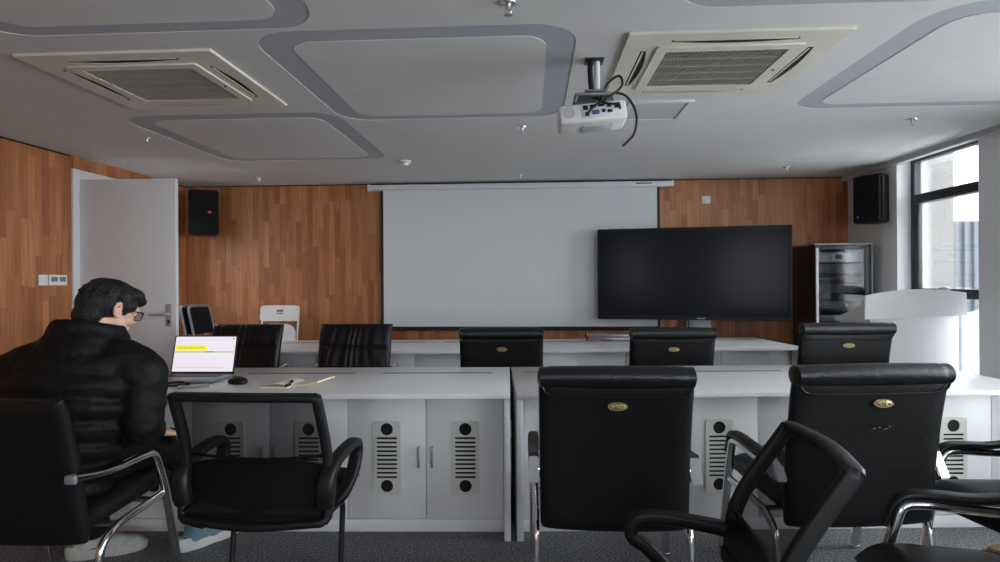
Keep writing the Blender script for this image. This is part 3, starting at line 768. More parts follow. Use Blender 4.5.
# ------------------------------------------------------------------ ceiling fittings
def cassette(label, cx, cy):
    t = thing('ceiling_air_conditioner', label, 'air conditioner', (cx, cy, HC), 0, 'ceiling cassette air conditioners')
    w, d2 = .480, .415
    def lens(cx, cy, L, W_, vert=False, bulge=0):
        top = [(-L / 2 + L * i / 16, W_ / 2 + bulge * math.sin(PI * i / 16)) for i in range(17)]
        bot = [(L / 2 - L * i / 16, -W_ / 2) for i in range(17)]
        return [(cx + (q if vert else p), cy + (p if vert else q)) for p, q in top + bot]
    b = NB()
    gx, gy = w - .185, d2 - .165
    hol = [[(x, y) for x, y in rrect(2 * gx + .05, 2 * gy + .05, .01, 2)],
           lens(0, -d2 + .080, .56, .026, False, .022), lens(0, d2 - .070, .56, .022, False, .012),
           lens(-w + .095, 0, .47, .026, True, .022), lens(w - .105, 0, .47, .026, True, .022)]
    holes_plate(b, rrect(2 * w, 2 * d2, .012, 3), hol, .004, Matrix.Translation((0, 0, -.014)))
    box(b, -w + .001, w - .001, -d2 + .001, d2 - .001, -.0097, .0)
    box(b, -w + .02, w - .02, -d2 + .02, d2 - .02, -.0106, -.0098, mi=1)
    obj('panel', b, [M_acw, M_dgap], t)
    b = NB(); holes_plate(b, rrect(2 * gx + .07, 2 * gy + .07, .012, 3), [rrect(2 * gx - .03, 2 * gy - .03, .006, 2)], .010, Matrix.Translation((0, 0, -.022)))
    obj('grille_frame', b, M_acw, t)
    b = NB(); gx -= .015; gy -= .015
    for k in range(1, 5): y = -gy + 2 * gy * k / 5; box(b, -gx, gx, y - .005, y + .005, -.0205, -.014)
    n2 = 32
    for k in range(1, n2): x = -gx + 2 * gx * k / n2; box(b, x - .0016, x + .0016, -gy, gy, -.019, -.014)
    n3 = 25
    for k in range(1, n3): y = -gy + 2 * gy * k / n3; box(b, -gx, gx, y - .0012, y + .0012, -.0188, -.0142)
    obj('intake_grille', b, M_acg, t, False)
    b = NB(); box(b, -gx, gx, -gy, gy, -.0125, -.0115); obj('filter', b, M_acd, t, False)
    for a in ((-.27, .27, -d2 + .071, -d2 + .079), (-.27, .27, d2 - .072, d2 - .064)):
        b = NB(); box(b, *a, -.0145, -.010, .001); obj('louvre', b, M_acw, t)
    for a in ((-w + .091, -w + .099, -.215, .215), (w - .109, w - .101, -.215, .215)):
        b = NB(); box(b, *a, -.0145, -.010, .001); obj('louvre', b, M_acw, t)
    b = NB(); disc(b, (gx + .030, .02, -.0215), .008, -.003, 'Z', 12); obj('sensor', b, M_blackmetal, t)
    return t
cassette('cream ceiling air conditioner directly over the projector side, nearest the window', .913, 2.90)
cassette('cream ceiling air conditioner on the dim side above the seated man', -1.95, 2.94)
t = thing('access_hatch', 'flat white ceiling hatch just behind the air conditioner by the projector', 'hatch', (.79, 3.635, HC))
b = NB(); holes_plate(b, rrect(.39, .40, .005, 2), [rrect(.33, .34, .003, 2)], .014, Matrix.Translation((0, 0, -.014))); obj('frame', b, M_ceil, t)
b = NB(); box(b, -.163, .163, -.168, .168, -.009, -.001); obj('hatch_panel', b, M_hatch, t)
SPR = [(-.057, 3.968, 'sprinkler beyond the big ceiling ring, above the projection screen'), (2.576, 3.965, 'sprinkler near the window side behind the ceiling ring'),
       (2.45, 5.55, 'sprinkler in front of the timber wall above the equipment rack'), (-.083, 2.19, 'sprinkler in front of the big ceiling ring, nearest the camera'),
       (-.106, 5.72, 'sprinkler right above the top of the projection screen'), (-2.853, 4.063, 'sprinkler beside the dim ceiling ring over the man'),
       (-2.80, 5.70, 'sprinkler close to the corner loudspeaker over the folding chairs')]
def spr(label):
    t = thing('ceiling_sprinkler', label, 'sprinkler', (0, 0, HC), 0, 'ceiling sprinklers')
    b = NB(); lathe(b, [(.034, 0), (.032, -.006), (.012, -.008)], (0, 0, 0)); obj('rose', b, M_chrome, t)
    b = NB(); lathe(b, [(.010, -.006), (.008, -.028), (.004, -.03)], (0, 0, 0), 12)
    for s in (-1, 1): tube(b, smooth_path([(s * .008, 0, -.02), (s * .013, 0, -.033), (0, 0, -.048)], 4), .0022, 6)
    obj('body', b, M_steel, t)
    b = NB(); lathe(b, [(.004, -.046), (.017, -.049), (.017, -.051), (.003, -.053)], (0, 0, 0), 16); obj('deflector', b, M_steel, t)
    return t
s0 = spr(SPR[0][2]); s0.location = (SPR[0][0], SPR[0][1], HC); s0['label'] = 'small ' + SPR[0][2]
for x, y, l in SPR[1:]: dup(s0, (x, y, HC), 0, 'small ' + l)
t = thing('smoke_detector', 'round white smoke detector on the ceiling near the timber wall', 'smoke detector', (-1.122, 5.01, HC))
b = NB(); lathe(b, [(.055, 0), (.055, -.012), (.045, -.018), (.03, -.02)], (0, 0, 0)); obj('base', b, M_white, t)
b = NB(); lathe(b, [(.032, -.018), (.036, -.03), (.028, -.042), (.01, -.045)], (0, 0, 0)); obj('sensor_head', b, M_white, t)

# projector hanging from the ceiling
PX, PY = .315, 2.80
t = thing('projector', 'white projector hanging from a ceiling pole with its ports facing the camera', 'projector', (PX, PY, HC))
b = NB(); box(b, -.045, .045, -.045, .045, -.006, 0, .002); obj('ceiling_plate', b, M_blackmetal, t)
b = NB(); tube(b, [(.014, 0, -.005), (.014, 0, -.165)], .014, 14); obj('pole', b, M_white, t)
b = NB(); tube(b, smooth_path([(-.02, -.02, -.005), (-.022, -.026, -.06), (-.018, -.024, -.12), (-.012, -.022, -.165), (.0, -.03, -.19)], 6), .0135, 10); obj('cable_bundle', b, M_plastic, t)
b = NB(); box(b, -.05, .05, -.05, .05, -.165, -.155, .003); box(b, -.10, .09, -.07, .09, -.19, -.176, .004)
for x, y in ((-.085, -.05), (.075, -.05), (-.085, .07), (.075, .07)): tube(b, [(x, y, -.18), (x * 1.15, y, -.215)], .006, 8)
obj('bracket', b, M_grey, t)
X = Matrix.Translation((-.012, .055, -.272)) @ Matrix.Rotation(R(4.5), 4, 'Y').inverted() @ Matrix.Rotation(R(-3), 4, 'X')
b = NB(); box(b, -.163, .163, -.115, .065, -.048, .045, .014, 3); b.transform(X); body = obj('body', b, M_white, t)
def sub(name, fn, m):
    q = NB(); fn(q); q.transform(X); return obj(name, q, m, body)
sub('port_panel', lambda q: box(q, -.055, .145, -.119, -.114, -.03, .04, .003), M_white)
sub('speaker_grille', lambda q: disc(q, (-.115, -.114, .005), .028, -.005, 'Y', 24), M_lightgrey)
for k, (x, z, w_, h_) in enumerate(((-.035, .02, .012, .011), (0, .024, .014, .008), (.04, .026, .016, .006), (.078, .022, .010, .009), (.117, .018, .013, .013),
                                   (-.028, -.012, .010, .010), (.012, -.006, .018, .010), (.05, -.002, .008, .008), (.08, -.006, .012, .007))):
    sub('port', lambda q: box(q, x - w_, x + w_, -.1225, -.1185, z - h_, z + h_, .001), M_dgap if k != 6 else mat('blue_port', (.05, .09, .25), .5))
for x in (-.12, .12): sub('foot', lambda q: disc(q, (x, -.02, .045), .012, .012, 'Z', 12), M_plastic)
sub('lens', lambda q: disc(q, (-.07, .062, -.003), .034, .03, 'Y', 24, .030), M_plastic)
sub('lower_cover', lambda q: box(q, -.05, .10, -.06, .04, -.054, -.047, .003), M_lightgrey)
cb = NB(); tube(cb, smooth_path([(.0, -.03, -.185), (.04, -.09, -.235), (.10, -.11, -.25), (.112, -.085, -.262)], 6), .006, 8)
tube(cb, smooth_path([(.03, -.03, -.20), (.06, -.05, -.13), (.115, -.05, -.095), (.128, -.05, -.14), (.08, -.07, -.19), (-.01, -.09, -.25), (-.045, -.085, -.29)], 8), .006, 8)
tube(cb, smooth_path([(.02, -.04, -.19), (.09, -.06, -.18), (.15, -.06, -.20), (.192, -.06, -.28), (.185, -.06, -.37), (.15, -.06, -.415), (.128, -.06, -.435)], 8), .006, 8)
obj('cable', cb, M_plastic, t)

# ------------------------------------------------------------------ things on the desks
lx, ly, lr = -2.070, 3.44, R(1)
t = thing('laptop', 'open silver laptop with a spreadsheet on its screen in front of the man', 'laptop', (lx, ly, HD), lr)
b = NB(); box(b, -.205, .205, -.255, .0, .003, .018, .005, 3); obj('base', b, M_grey, t)
b = NB(); box(b, -.175, .175, -.125, -.02, .0175, .0195, .001)
for r_ in range(5):
    for c in range(13): box(b, -.17 + c * .0263, -.148 + c * .0263, -.12 + r_ * .02, -.104 + r_ * .02, .0195, .0205)
obj('keyboard', b, M_plastic, t, False)
b = NB(); box(b, -.05, .05, -.24, -.145, .0177, .0186); obj('trackpad', b, M_grey, t)
X = Matrix.Translation((0, .004, .016)) @ Matrix.Rotation(R(-14), 4, 'X')
b = NB(); box(b, -.205, .205, 0, .007, .0, .242, .004); b.transform(X); lid = obj('lid', b, M_blackmetal, t)
E_page = emit('page_white', (.94, .88, .97), 0.50); E_yel = emit('page_yellow', (.95, .88, .06), 0.55); E_grn = emit('page_green', (.30, .62, .08), 0.5)
E_pnk = emit('page_pink', (.95, .70, .72), 0.55); E_gry = emit('page_grey', (.62, .58, .66), 0.48); E_dk = emit('page_dark', (.08, .12, .06), .5)
b = NB(); x0, x1, zz0, zz1 = -.195, .195, .014, .235
def cell(a, bb, c, d_, mi, lift): box(b, x0 + (x1 - x0) * a, x0 + (x1 - x0) * bb, -.0008 - lift, .0, zz0 + (zz1 - zz0) * c, zz0 + (zz1 - zz0) * d_, mi=mi)
cell(0, 1, 0, 1, 0, 0)
cell(0.01, .53, .60, .755, 1, .0004); cell(.0, .98, .545, .575, 2, .0004); cell(.5, .66, .55, .572, 5, .0008)
for k in range(26): cell(.03 + k * .036, .03 + k * .036 + .026, .195 + .02 * (k % 3 == 0), .225, 3, .0004)
for k in range(24): cell(.05 + k * .038, .05 + k * .038 + .022, .90, .915, 4, .0004)
for k in range(20): cell(.05 + k * .04, .05 + k * .04 + .03, .115, .13, 4, .0004)
for k in range(9): cell(.05 + k * .05, .05 + k * .05 + .035, .66, .70, 6, .0008)
cell(.95, .98, .93, .96, 5, .0004)
b.transform(X); obj('display', b, [E_page, E_yel, E_grn, E_pnk, E_gry, E_dk, emit('page_olive', (.6, .52, .05), 0.5)], lid, False)
b = NB()
for s in (-.13, .13): tube(b, [(s - .02, .003, .017), (s + .02, .003, .017)], .006, 8)
obj('hinge', b, M_blackmetal, t)

t = thing('computer_mouse', 'black computer mouse on the desk beside the laptop', 'mouse', (-1.715, 3.215, HD), R(62)); t.scale = (1.1, 1.15, 1.05)
b = NB(); vs = ell(b, (0, 0, .012), (.042, .062, .026))
for v in b.verts:
    if v.co.z < 0: v.co.z = 0
obj('shell', b, M_plastic, t)
b = NB(); disc(b, (-.004, .03, .031), .010, .008, 'X', 12); obj('scroll_wheel', b, M_grey, t)
t = thing('smartphone', 'thin grey phone lying at the desk edge in front of the laptop', 'phone', (-1.905, 3.09, HD), R(-58))
b = NB(); box(b, -.036, .036, -.08, .08, 0, .009, .003, 3); obj('case', b, M_grey, t)
b = NB(); box(b, -.033, .033, -.076, .076, .0088, .0098); obj('glass', b, M_tv, t)
t = thing('charging_cable', 'loose black cable with plug on the desk near the man\'s sleeve', 'cable', (-2.03, 3.12, HD), 0)
b = NB(); tube(b, smooth_path([(-.09, .03, .006), (-.03, .05, .012), (.03, .03, .018), (.05, -.01, .012), (.01, -.03, .006), (-.06, -.02, .005), (-.10, -.05, .005)], 8), .005, 8); obj('cord', b, M_plastic, t)
b = NB(); box(b, .03, .075, .012, .035, .004, .018, .004); obj('plug', b, M_plastic, t)
# papers in a manila folder
PF = .86
t = thing('paper_folder', 'open manila folder with loose papers and a black clip on the near desk', 'folder', (-1.365, 3.16, HD), R(1))
b = NB(); sheet = []
def page(bm, x0, x1, y0, y1, f, sk, th, mi=0, nx=14):
    top, bot = [], []
    for i in range(nx + 1):
        u = i / nx; row = []; row2 = []
        for j in range(2):
            x = x0 + (x1 - x0) * u + sk * j; y = y0 + (y1 - y0) * j; z = f(u)
            row.append(bm.verts.new((x, y, z + th))); row2.append(bm.verts.new((x, y, z)))
        top.append(row); bot.append(row2)
    for i in range(nx):
        for f_ in ((top[i][0], top[i + 1][0], top[i + 1][1], top[i][1]), (bot[i][0], bot[i][1], bot[i + 1][1], bot[i + 1][0]),
                   (top[i][0], bot[i][0], bot[i + 1][0], top[i + 1][0]), (top[i][1], top[i + 1][1], bot[i + 1][1], bot[i][1])): bm.faces.new(f_).material_index = mi
    for i in (0, nx): bm.faces.new((top[i][0], top[i][1], bot[i][1], bot[i][0])).material_index = mi
page(b, -.235, .015, -.12, .13, lambda u: .001, .04, .007); page(b, .0, .25, -.07, .16, lambda u: .002 + .022 * u ** 2, .06, .007)
obj('cover', b, M_manila, t)
b = NB()
for k in range(3): page(b, -.215 + .008 * k, .012, -.105 + .004 * k, .12, lambda u: .0085 + .002 * k + .012 * math.sin(PI * u), .04, .0012)
for k in range(2): page(b, .002, .235 - .006 * k, -.052 + .006 * k, .15, lambda u: .0095 + .002 * k + .019 * u ** 2, .06, .0012)
obj('sheet', b, M_paper, t)
b = NB(); box(b, -.01, .022, -.115, -.06, .008, .02, .004); tube(b, smooth_path([(-.004, -.06, .018), (.0, -.02, .03), (.012, -.02, .03), (.018, -.06, .018)], 5), .003, 6); disc(b, (.006, -.02, .02), .013, .012, 'Z', 14); obj('clip', b, M_plastic, t)
t.scale = (.66, .80, 1)
# slim aluminium bars left on the far desk
for k, (dx, dy, dz, a, l) in enumerate(((0, 0, 0, -12, 'slim silver bar lying directly on the far desk under the television'),
                                       (-.015, .0, .0345, -17, 'slim silver bar resting on top of another on the far desk'))):
    t = thing('aluminium_bar', l, 'bar', (.80 + dx, 5.56 + dy, HD + .002 + dz), R(a), 'silver bars on the far desk')
    b = NB(); box(b, -.25, .25, -.016, .016, 0.0, .032, .004); obj('rail', b, M_steel, t)
    b = NB(); box(b, -.262, -.245, -.018, .018, 0, .034, .004); obj('end_cap', b, M_plastic, t)
# brown notebook on the corner chair
t = thing('notebook', 'tan notebook with brown cover lying on the black chair in the near corner', 'notebook', (1.555, 1.885, .489), R(20))
b = NB(); box(b, -.085, .12, -.07, .06, .0, .004, .001); obj('cover', b, M_brown, t)
b = NB(); box(b, -.07, .118, -.066, .056, .004, .016, .002); obj('page_block', b, M_tan, t)

# ------------------------------------------------------------------ seated man
t = thing('person', 'man in black puffer jacket and glasses seated at the laptop, head bent down', 'person', (-1.92, 2.15, 0))
OX = V((-1.92, 2.15, 0))
SX = 1.13
HM = (Matrix.Translation(V((-1.905, 2.46, 1.248)) - OX) @ Matrix.Diagonal((SX, 1.0, 1.0, 1)) @ Matrix.Rotation(R(-24), 4, 'Z') @ Matrix.Rotation(R(-22), 4, 'X'))
def H(p): return HM @ V(p)
body = NB()
hd = NB()
ell(hd, (0, -.012, .030), (.074, .096, .088)); ell(hd, (0, .030, -.045), (.060, .060, .062)); ell(hd, (0, .066, -.090), (.026, .024, .022))
ell(hd, (0, .055, .025), (.060, .040, .05)); ell(hd, (-.040, .055, -.030), (.026, .028, .026)); ell(hd, (.040, .055, -.030), (.026, .028, .026))
ell(hd, (0, .070, -.062), (.024, .030, .014))
cap(hd, (0, .088, .018), .009, (0, .108, -.022), .013); ell(hd, (.011, .096, -.027), (.010, .012, .009)); ell(hd, (-.011, .096, -.027), (.010, .012, .009))
ell(hd, (0, .095, -.055), (.020, .010, .006)); ell(hd, (0, .092, -.066), (.018, .010, .007))
cap(hd, (-.045, .082, .026), .010, (.045, .082, .026), .010)
for s in (-1, 1):
    pts = [(s * .072, .004, -.028), (s * .077, -.004, -.012), (s * .083, -.012, .012), (s * .086, -.022, .026), (s * .087, -.034, .020), (s * .085, -.036, .0), (s * .080, -.026, -.022), (s * .075, -.010, -.034)]
    for a, c in zip(pts, pts[1:] + pts[:1]): cap(hd, a, .0065, c, .0065, 8)
    ell(hd, (s * .077, -.016, -.004), (.006, .018, .026))
cap(hd, (0, -.025, -.06), .055, (0, -.075, -.19), .062)
hd.transform(HM)
body.from_mesh((lambda m_: (hd.to_mesh(m_), m_)[1])(bpy.data.meshes.new('tmpm'))); hd.free()
# inner body (mostly under the clothes)
def L(x, y, z): return V((x, y, z)) - OX
neck = HM @ V((0, -.07, -.18))
hips, chest = L(-2.07, 2.30, .56), L(-1.94, 2.33, .98)
chain(body, [hips, L(-2.02, 2.30, .75), chest, neck], [.13, .13, .13, .058])
RS, LS = L(-1.70, 2.36, 1.0), L(-2.22, 2.32, .985)
RE, RH_ = L(-1.665, 2.335, .765), L(-1.765, 2.55, .675)
LE, LH_ = L(-2.30, 2.52, .83), L(-2.16, 2.92, .825)
chain(body, [L(-1.82, 2.34, 1.0), RS, RE, RH_], [.09, .055, .045, .030]); chain(body, [L(-2.05, 2.32, 1.0), LS, LE, LH_], [.09, .055, .045, .030])
RK, LK = L(-1.83, 2.74, .555), L(-2.24, 2.72, .555)
RA, LA = L(-1.735, 2.86, .105), L(-2.20, 2.72, .105)
chain(body, [L(-1.98, 2.3, .54), RK, RA], [.08, .052, .036]); chain(body, [L(-2.17, 2.3, .54), LK, LA], [.08, .052, .036])
cap(body, RA, .034, RA + V((.03, .12, -.06)), .026); cap(body, LA, .034, LA + V((.03, .12, -.06)), .026)
def hand(bm, wrist, fwd, up, side, curl):
    """wrist point, forward axis, back-of-hand axis; side=+1 thumb towards +right axis"""
    f_, u_ = V(fwd).normalized(), V(up).normalized(); r_ = f_.cross(u_).normalized(); u_ = r_.cross(f_)
    def at(a, b_, c): return wrist + f_ * a + r_ * b_ + u_ * c
    for k in range(4):
        o_ = (-.030 + .020 * k); cap(bm, at(.005, o_ * .6, 0), .017, at(.080, o_, 0), .0125, 10)
    lens = [(.040, .024, .020), (.045, .028, .021), (.042, .026, .020), (.032, .020, .018)]
    order = lens if side < 0 else lens[::-1]
    for k in range(4):
        o_ = -.031 + .0207 * k; p = at(.082, o_, 0); a = 0.10; rr = .0098
        for q, sg in enumerate(order[k]):
            a += curl * (.55 if q == 0 else .8); d_ = f_ * math.cos(a) - u_ * math.sin(a) + r_ * (o_ * 1.2); d_.normalize()
            p2 = p + d_ * sg; cap(bm, p, rr, p2, rr - .0009, 10); p = p2; rr -= .0009
    th0 = at(.018, side * .030, -.004); th1 = at(.052, side * .056, -.012); th2 = at(.082, side * .062, -.022)
    cap(bm, th0, .016, th1, .0125, 10); cap(bm, th1, .0125, th2, .0098, 10)
hand(body, RH_, (.42, .80, -.22), (.25, .12, 1), -1, .42)
hand(body, LH_, (.15, 1, -.08), (0, .05, 1), 1, .30)
body = remesh(body, .0045, 3)
obj('body', body, M_skin, t, auto=180)
# eyes, glasses
for s in (-1, 1):
    b = NB(); ell(b, (s * .031, .079, .010), (.012, .012, .012)); b.transform(HM); e_ = obj('eye', b, M_eyew, t)
    b = NB(); ell(b, (s * .031, .0885, .009), (.0055, .004, .0055)); b.transform(HM); obj('iris', b, M_dgap, e_)
b = NB()
for s in (-1, 1):
    rim = [(s * .034 + x, .104 - .12 * (abs(s * .034 + x) - .034) ** 1 * .25, .004 + z) for x, z in rrect(.052, .040, .014)]
    tube(b, rim, .0021, 6, True)
    tube(b, smooth_path([(s * .060, .101, .014), (s * .070, .090, .014), (s * .080, .03, .012), (s * .084, -.015, .012), (s * .082, -.035, -.004)], 5), .0028, 6)
tube(b, smooth_path([(-.010, .106, .008), (0, .112, .011), (.010, .106, .008)], 4), .0026, 6); b.transform(HM)
gl = obj('glasses', b, M_plastic, t)
b = NB()
for s in (-1, 1): prism(b, [(s * .034 + x, .004 + z) for x, z in rrect(.048, .036, .012)], 'Y', .1035, .1045)
b.transform(HM); obj('lens', b, M_lens, gl, False)
# hair
b = NB()
ell(b, (0, -.022, .052), (.088, .106, .086)); ell(b, (0, -.055, .015), (.086, .082, .084)); ell(b, (0, -.078, -.045), (.070, .050, .060))
ell(b, (0, .045, .085), (.074, .062, .044)); ell(b, (.018, .078, .068), (.058, .030, .028), Matrix.Rotation(R(-15), 3, 'X')); ell(b, (-.03, .070, .070), (.045, .034, .03))
for s in (-1, 1): ell(b, (s * .070, .022, .030), (.018, .038, .036)); cap(b, (s * .072, .022, .02), .012, (s * .072, .020, -.016), .006, 10)
for k in range(46):   # tufts
    a = random.uniform(-.2, PI + .2); e2 = random.uniform(.1, 1.3)
    dr_ = V((math.cos(a) * math.cos(e2), -abs(math.sin(a)) * math.cos(e2) * 1.0, math.sin(e2)))
    if k % 3 == 0: dr_ = V((random.uniform(-.6, .6), random.uniform(.3, .8), .7)).normalized()
    c_ = V((0, -.022, .048)) + V((dr_.x * .083, dr_.y * .100, dr_.z * .082)); tg = V((dr_.y, -dr_.x, 0)).cross(dr_).normalized()
    tg = (V((random.uniform(-.4, .4), .3 if dr_.y > 0 else -.3, -1)) - dr_ * dr_.dot(V((0, 0, -1)))).normalized()
    cap(b, c_, .010, c_ + tg * .045 - dr_ * .003, .003, 8)
b.transform(HM); b = remesh(b, .005, 2)
for v in b.verts:
    n_ = noise.noise(V((v.co.x * 26, v.co.y * 26, v.co.z * 10))); v.co += v.normal * .0035 * n_ if v.normal.length else V()
obj('hair', b, M_hair, t, auto=180)
# jacket
b = NB()
def puff(pts, rs, n):   # chain with quilted bulges
    Pp = [V(p) for p in pts]; tot = []
    for i in range(len(Pp) - 1):
        a, c, ra, rc = Pp[i], Pp[i + 1], rs[i], rs[i + 1]; m_ = max(1, round((c - a).length / n))
        for k in range(m_):
            u0, u1 = k / m_, (k + 1) / m_; p0, p1 = a.lerp(c, u0), a.lerp(c, u1); r0 = ra + (rc - ra) * (u0 + u1) / 2
            cap(b, p0.lerp(p1, .3), r0, p0.lerp(p1, .7), r0, 18)
        cap(b, a, ra * .982, c, rc * .982, 18)
T0, T1, T2, T3 = L(-1.93, 2.13, .50), L(-1.93, 2.15, .72), L(-1.925, 2.20, .95), L(-1.91, 2.28, 1.11)
def slab(c, rx, ry, rz, ax=0): ell(b, c, (rx, ry, rz), Matrix.Rotation(R(ax), 3, 'X'), 28, 16)
for k, (z, y, rx, ry) in enumerate(((.50, 2.30, .27, .19), (.585, 2.295, .28, .195), (.67, 2.295, .285, .20), (.755, 2.295, .29, .20), (.84, 2.30, .295, .20), (.925, 2.315, .295, .19), (1.0, 2.335, .27, .17), (1.06, 2.36, .215, .15), (1.10, 2.375, .175, .135))):
    cx = -2.055 + .095 * min(1, max(0, (z - .5) / .45)); rx = min(rx, .262 + .035 * max(0, (z - .5) / .4))
    slab(L(cx, y, z), rx, ry, .060, -12)
    slab(L(cx, y, z), rx * .985, ry * .985, .10, -12)
slab(L(-2.10, 2.35, 1.045), .13, .11, .075)
slab(L(-1.80, 2.37, 1.05), .11, .11, .07)
# shoulders and sleeves
puff([L(-1.77, 2.35, 1.03), RS + V((.02, 0, -.02)), RE + V((.0, -.005, 0)), RE.lerp(RH_, .76)], [.105, .098, .082, .062], .085)
puff([L(-2.12, 2.31, 1.02), LS + V((-.035, 0, -.02)), LE, LE.lerp(LH_, .76)], [.105, .100, .084, .060], .085)
# stand collar
cn = HM @ V((0, -.066, -.165))
rng = []
for k in range(26):
    a = 2 * PI * k / 26
    c_ = V((cn.x + .022 + math.cos(a) * .118, cn.y + .032 + math.sin(a) * .112, cn.z + .056 - .018 * math.sin(a) - .010 * math.cos(a)))
    rng.append(c_)
for a_, c_ in zip(rng, rng[1:] + rng[:1]): cap(b, a_, .026, c_, .026, 10); cap(b, a_ + V((0, 0, -.045)), .036, c_ + V((0, 0, -.045)), .036, 10)
for a_ in rng: cap(b, a_ + V((0, 0, -.03)), .035, V((a_.x * 1.05 + cn.x * -.05, a_.y - .02, a_.z - .10)), .055, 10)
b = remesh(b, .010, 5)
for v in b.verts:
    p = v.co
    n_ = noise.noise(V((p.x * 9, p.y * 9, p.z * 22))) * .006 + noise.noise(V((p.x * 26, p.y * 26, p.z * 40))) * .0025
    v.co += v.normal * n_
jk = obj('jacket', b, M_jacket, t, auto=180)
b = NB(); q = HM @ V((.115, .055, -.155)); ell(b, q, (.006, .006, .006)); obj('snap_button', b, M_steel, jk)
# cuffs
for A_, B_ in ((RE, RH_), (LE, LH_)):
    b = NB(); cap(b, A_.lerp(B_, .72), .056, A_.lerp(B_, .86), .046, 18); obj('cuff', b, M_jacket, t)
# trousers
b = NB(); ell(b, L(-2.08, 2.28, .50), (.215, .19, .085)); 
chain(b, [L(-1.975, 2.28, .535), RK, RA + V((0, 0, .045))], [.112, .088, .068]); chain(b, [L(-2.18, 2.28, .535), LK, LA + V((0, 0, .045))], [.112, .088, .068])
b = remesh(b, .010, 4)
for v in b.verts:
    p = v.co; v.co += v.normal * noise.noise(V((p.x * 14, p.y * 14, p.z * 14))) * .006
obj('trousers', b, M_trouser, t, auto=180)
# shoes
def shoe(ank, rz, upper, sole, label=None):
    X = Matrix.Translation((ank.x, ank.y, 0)) @ Matrix.Diagonal((1.08, 1, 1, 1)) @ Matrix.Rotation(rz, 4, 'Z')
    b = NB(); ell(b, (0, -.03, .060), (.042, .055, .050)); ell(b, (0, .07, .052), (.044, .10, .042)); ell(b, (.002, .15, .045), (.046, .062, .034)); cap(b, (0, -.03, .07), .043, (0, -.028, .115), .041)
    b = remesh(b, .006, 2); b.transform(X); u = obj('shoe', b, upper, t, auto=180)
    b = NB(); n = 30; pts = []
    for i in range(n):
        a = 2 * PI * i / n; y = .055 + .165 * math.sin(a); w_ = (.050 if math.sin(a) > 0 else .044) * (1 - .12 * math.exp(-((y - .05) / .04) ** 2)); pts.append((w_ * math.copysign(abs(math.cos(a)) ** .7, math.cos(a)), y))
    rings = [[b.verts.new((x * k, .055 + (y - .055) * k, z)) for x, y in pts] for z, k in ((0, .93), (.008, 1), (.036, 1.02), (.046, .97))]
    ring_faces(b, rings)
    for v in b.verts:
        if v.co.y < -.05 and v.co.z > .03: v.co.z += .022
    b.transform(X); obj('sole', b, sole, u)
    b = NB()
    for k in range(5): tube(b, smooth_path([(-.026, .035 + .022 * k, .088 - .007 * k), (0, .04 + .022 * k, .099 - .007 * k), (.026, .035 + .022 * k, .088 - .007 * k)], 4), .004, 6)
    b.transform(X); obj('lace', b, M_white, u)
    b = NB(); cap(b, (0, -.028, .10), .037, (0, -.028, .15), .037); b.transform(X); obj('sock', b, M_sock, t)
shoe(RA, R(-30), M_shoeb, M_shoew)
shoe(LA, R(-62), M_shoeg, M_shoeg)

# ------------------------------------------------------------------ outside
t = thing('office_tower', 'distant pale blue tower with vertical fins seen through the window', 'building', (32.6, 44, -20))
b = NB(); box(b, -4, 4, -4, 4, 0, 25.3); obj('facade', b, M_conc2, t)
b = NB()
for k in range(13): box(b, -4.0 + k * .62, -3.75 + k * .62, -4.25, -4, 0, 25.2); box(b, -4.25, -4, -4.0 + k * .62, -3.75 + k * .62, 0, 25.2)
obj('fin', b, M_conc2, t)
t = thing('apartment_block', 'pale plastered building wing close outside the window, nearer than the tower', 'building', (11.75, 22.6, -20))
b = NB(); box(b, -2.6, 2.6, -2.6, 2.6, 0, 34); obj('wall', b, M_conc, t)
b = NB()
for k in range(10): box(b, -2.62, 2.62, -2.62, 2.62, 2.0 + k * 3.2, 2.05 + k * 3.2)
obj('string_course', b, M_conc2, t)

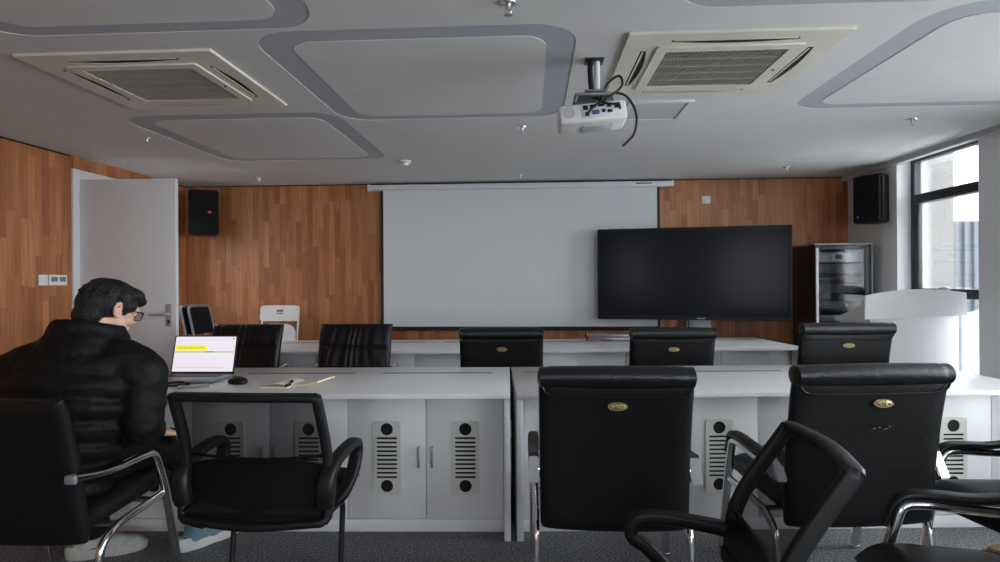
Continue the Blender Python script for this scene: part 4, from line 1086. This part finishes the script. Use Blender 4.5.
# ------------------------------------------------------------------ light, camera
wd = bpy.data.worlds.new('overcast'); SC.world = wd; wd.use_nodes = True
nt = wd.node_tree; bg = nt.nodes['Background']
tc = N(nt, 'ShaderNodeTexCoord'); sp = N(nt, 'ShaderNodeSeparateXYZ'); nt.links.new(tc.outputs['Generated'], sp.inputs[0])
rp = N(nt, 'ShaderNodeValToRGB'); mr = N(nt, 'ShaderNodeMapRange'); mr.inputs['From Min'].default_value = -1; mr.inputs['From Max'].default_value = 1
nt.links.new(sp.outputs['Z'], mr.inputs['Value']); nt.links.new(mr.outputs[0], rp.inputs[0])
e = rp.color_ramp.elements; e[0].position = .40; e[0].color = (.55, .56, .57, 1); e[1].position = .52; e[1].color = (.95, .975, 1.0, 1)
nt.links.new(rp.outputs[0], bg.inputs[0]); bg.inputs[1].default_value = 8.6
def portal(loc, rot, sx, sy):
    l = bpy.data.lights.new('window_portal', 'AREA'); l.shape = 'RECTANGLE'; l.size = sx; l.size_y = sy; l.cycles.is_portal = True
    o = bpy.data.objects.new('window_portal', l); COL.objects.link(o); o.location = loc; o.rotation_euler = rot
for w in (W1, W2, W3): portal((XR + .22, (w[0] + w[1]) / 2, (w[2] + w[3]) / 2), (0, R(90), 0), w[3] - w[2], w[1] - w[0])
for w in RW: portal(((w[0] + w[1]) / 2, YR - .2, (w[2] + w[3]) / 2), (R(90), 0, 0), w[1] - w[0], w[3] - w[2])

cam = bpy.data.cameras.new('camera'); co = bpy.data.objects.new('camera', cam); COL.objects.link(co)
cam.sensor_width = 36; cam.lens = 36 * 565 / 1000; cam.clip_start = .02; cam.clip_end = 300
co.matrix_world = Matrix.Translation((0, 0, 1.37)) @ Matrix.Rotation(R(3.14), 4, 'Z') @ Matrix.Rotation(R(90), 4, 'X') @ Matrix.Rotation(R(-.3), 4, 'Z')
SC.camera = co
SC.view_settings.view_transform = 'Standard'; SC.view_settings.look = 'None'; SC.view_settings.gamma = 1; SC.view_settings.use_curve_mapping = False
SC.view_settings.exposure = 0.75
SC.cycles.use_denoising = True
SC.cycles.max_bounces = 10; SC.cycles.diffuse_bounces = 6; SC.cycles.transparent_max_bounces = 16
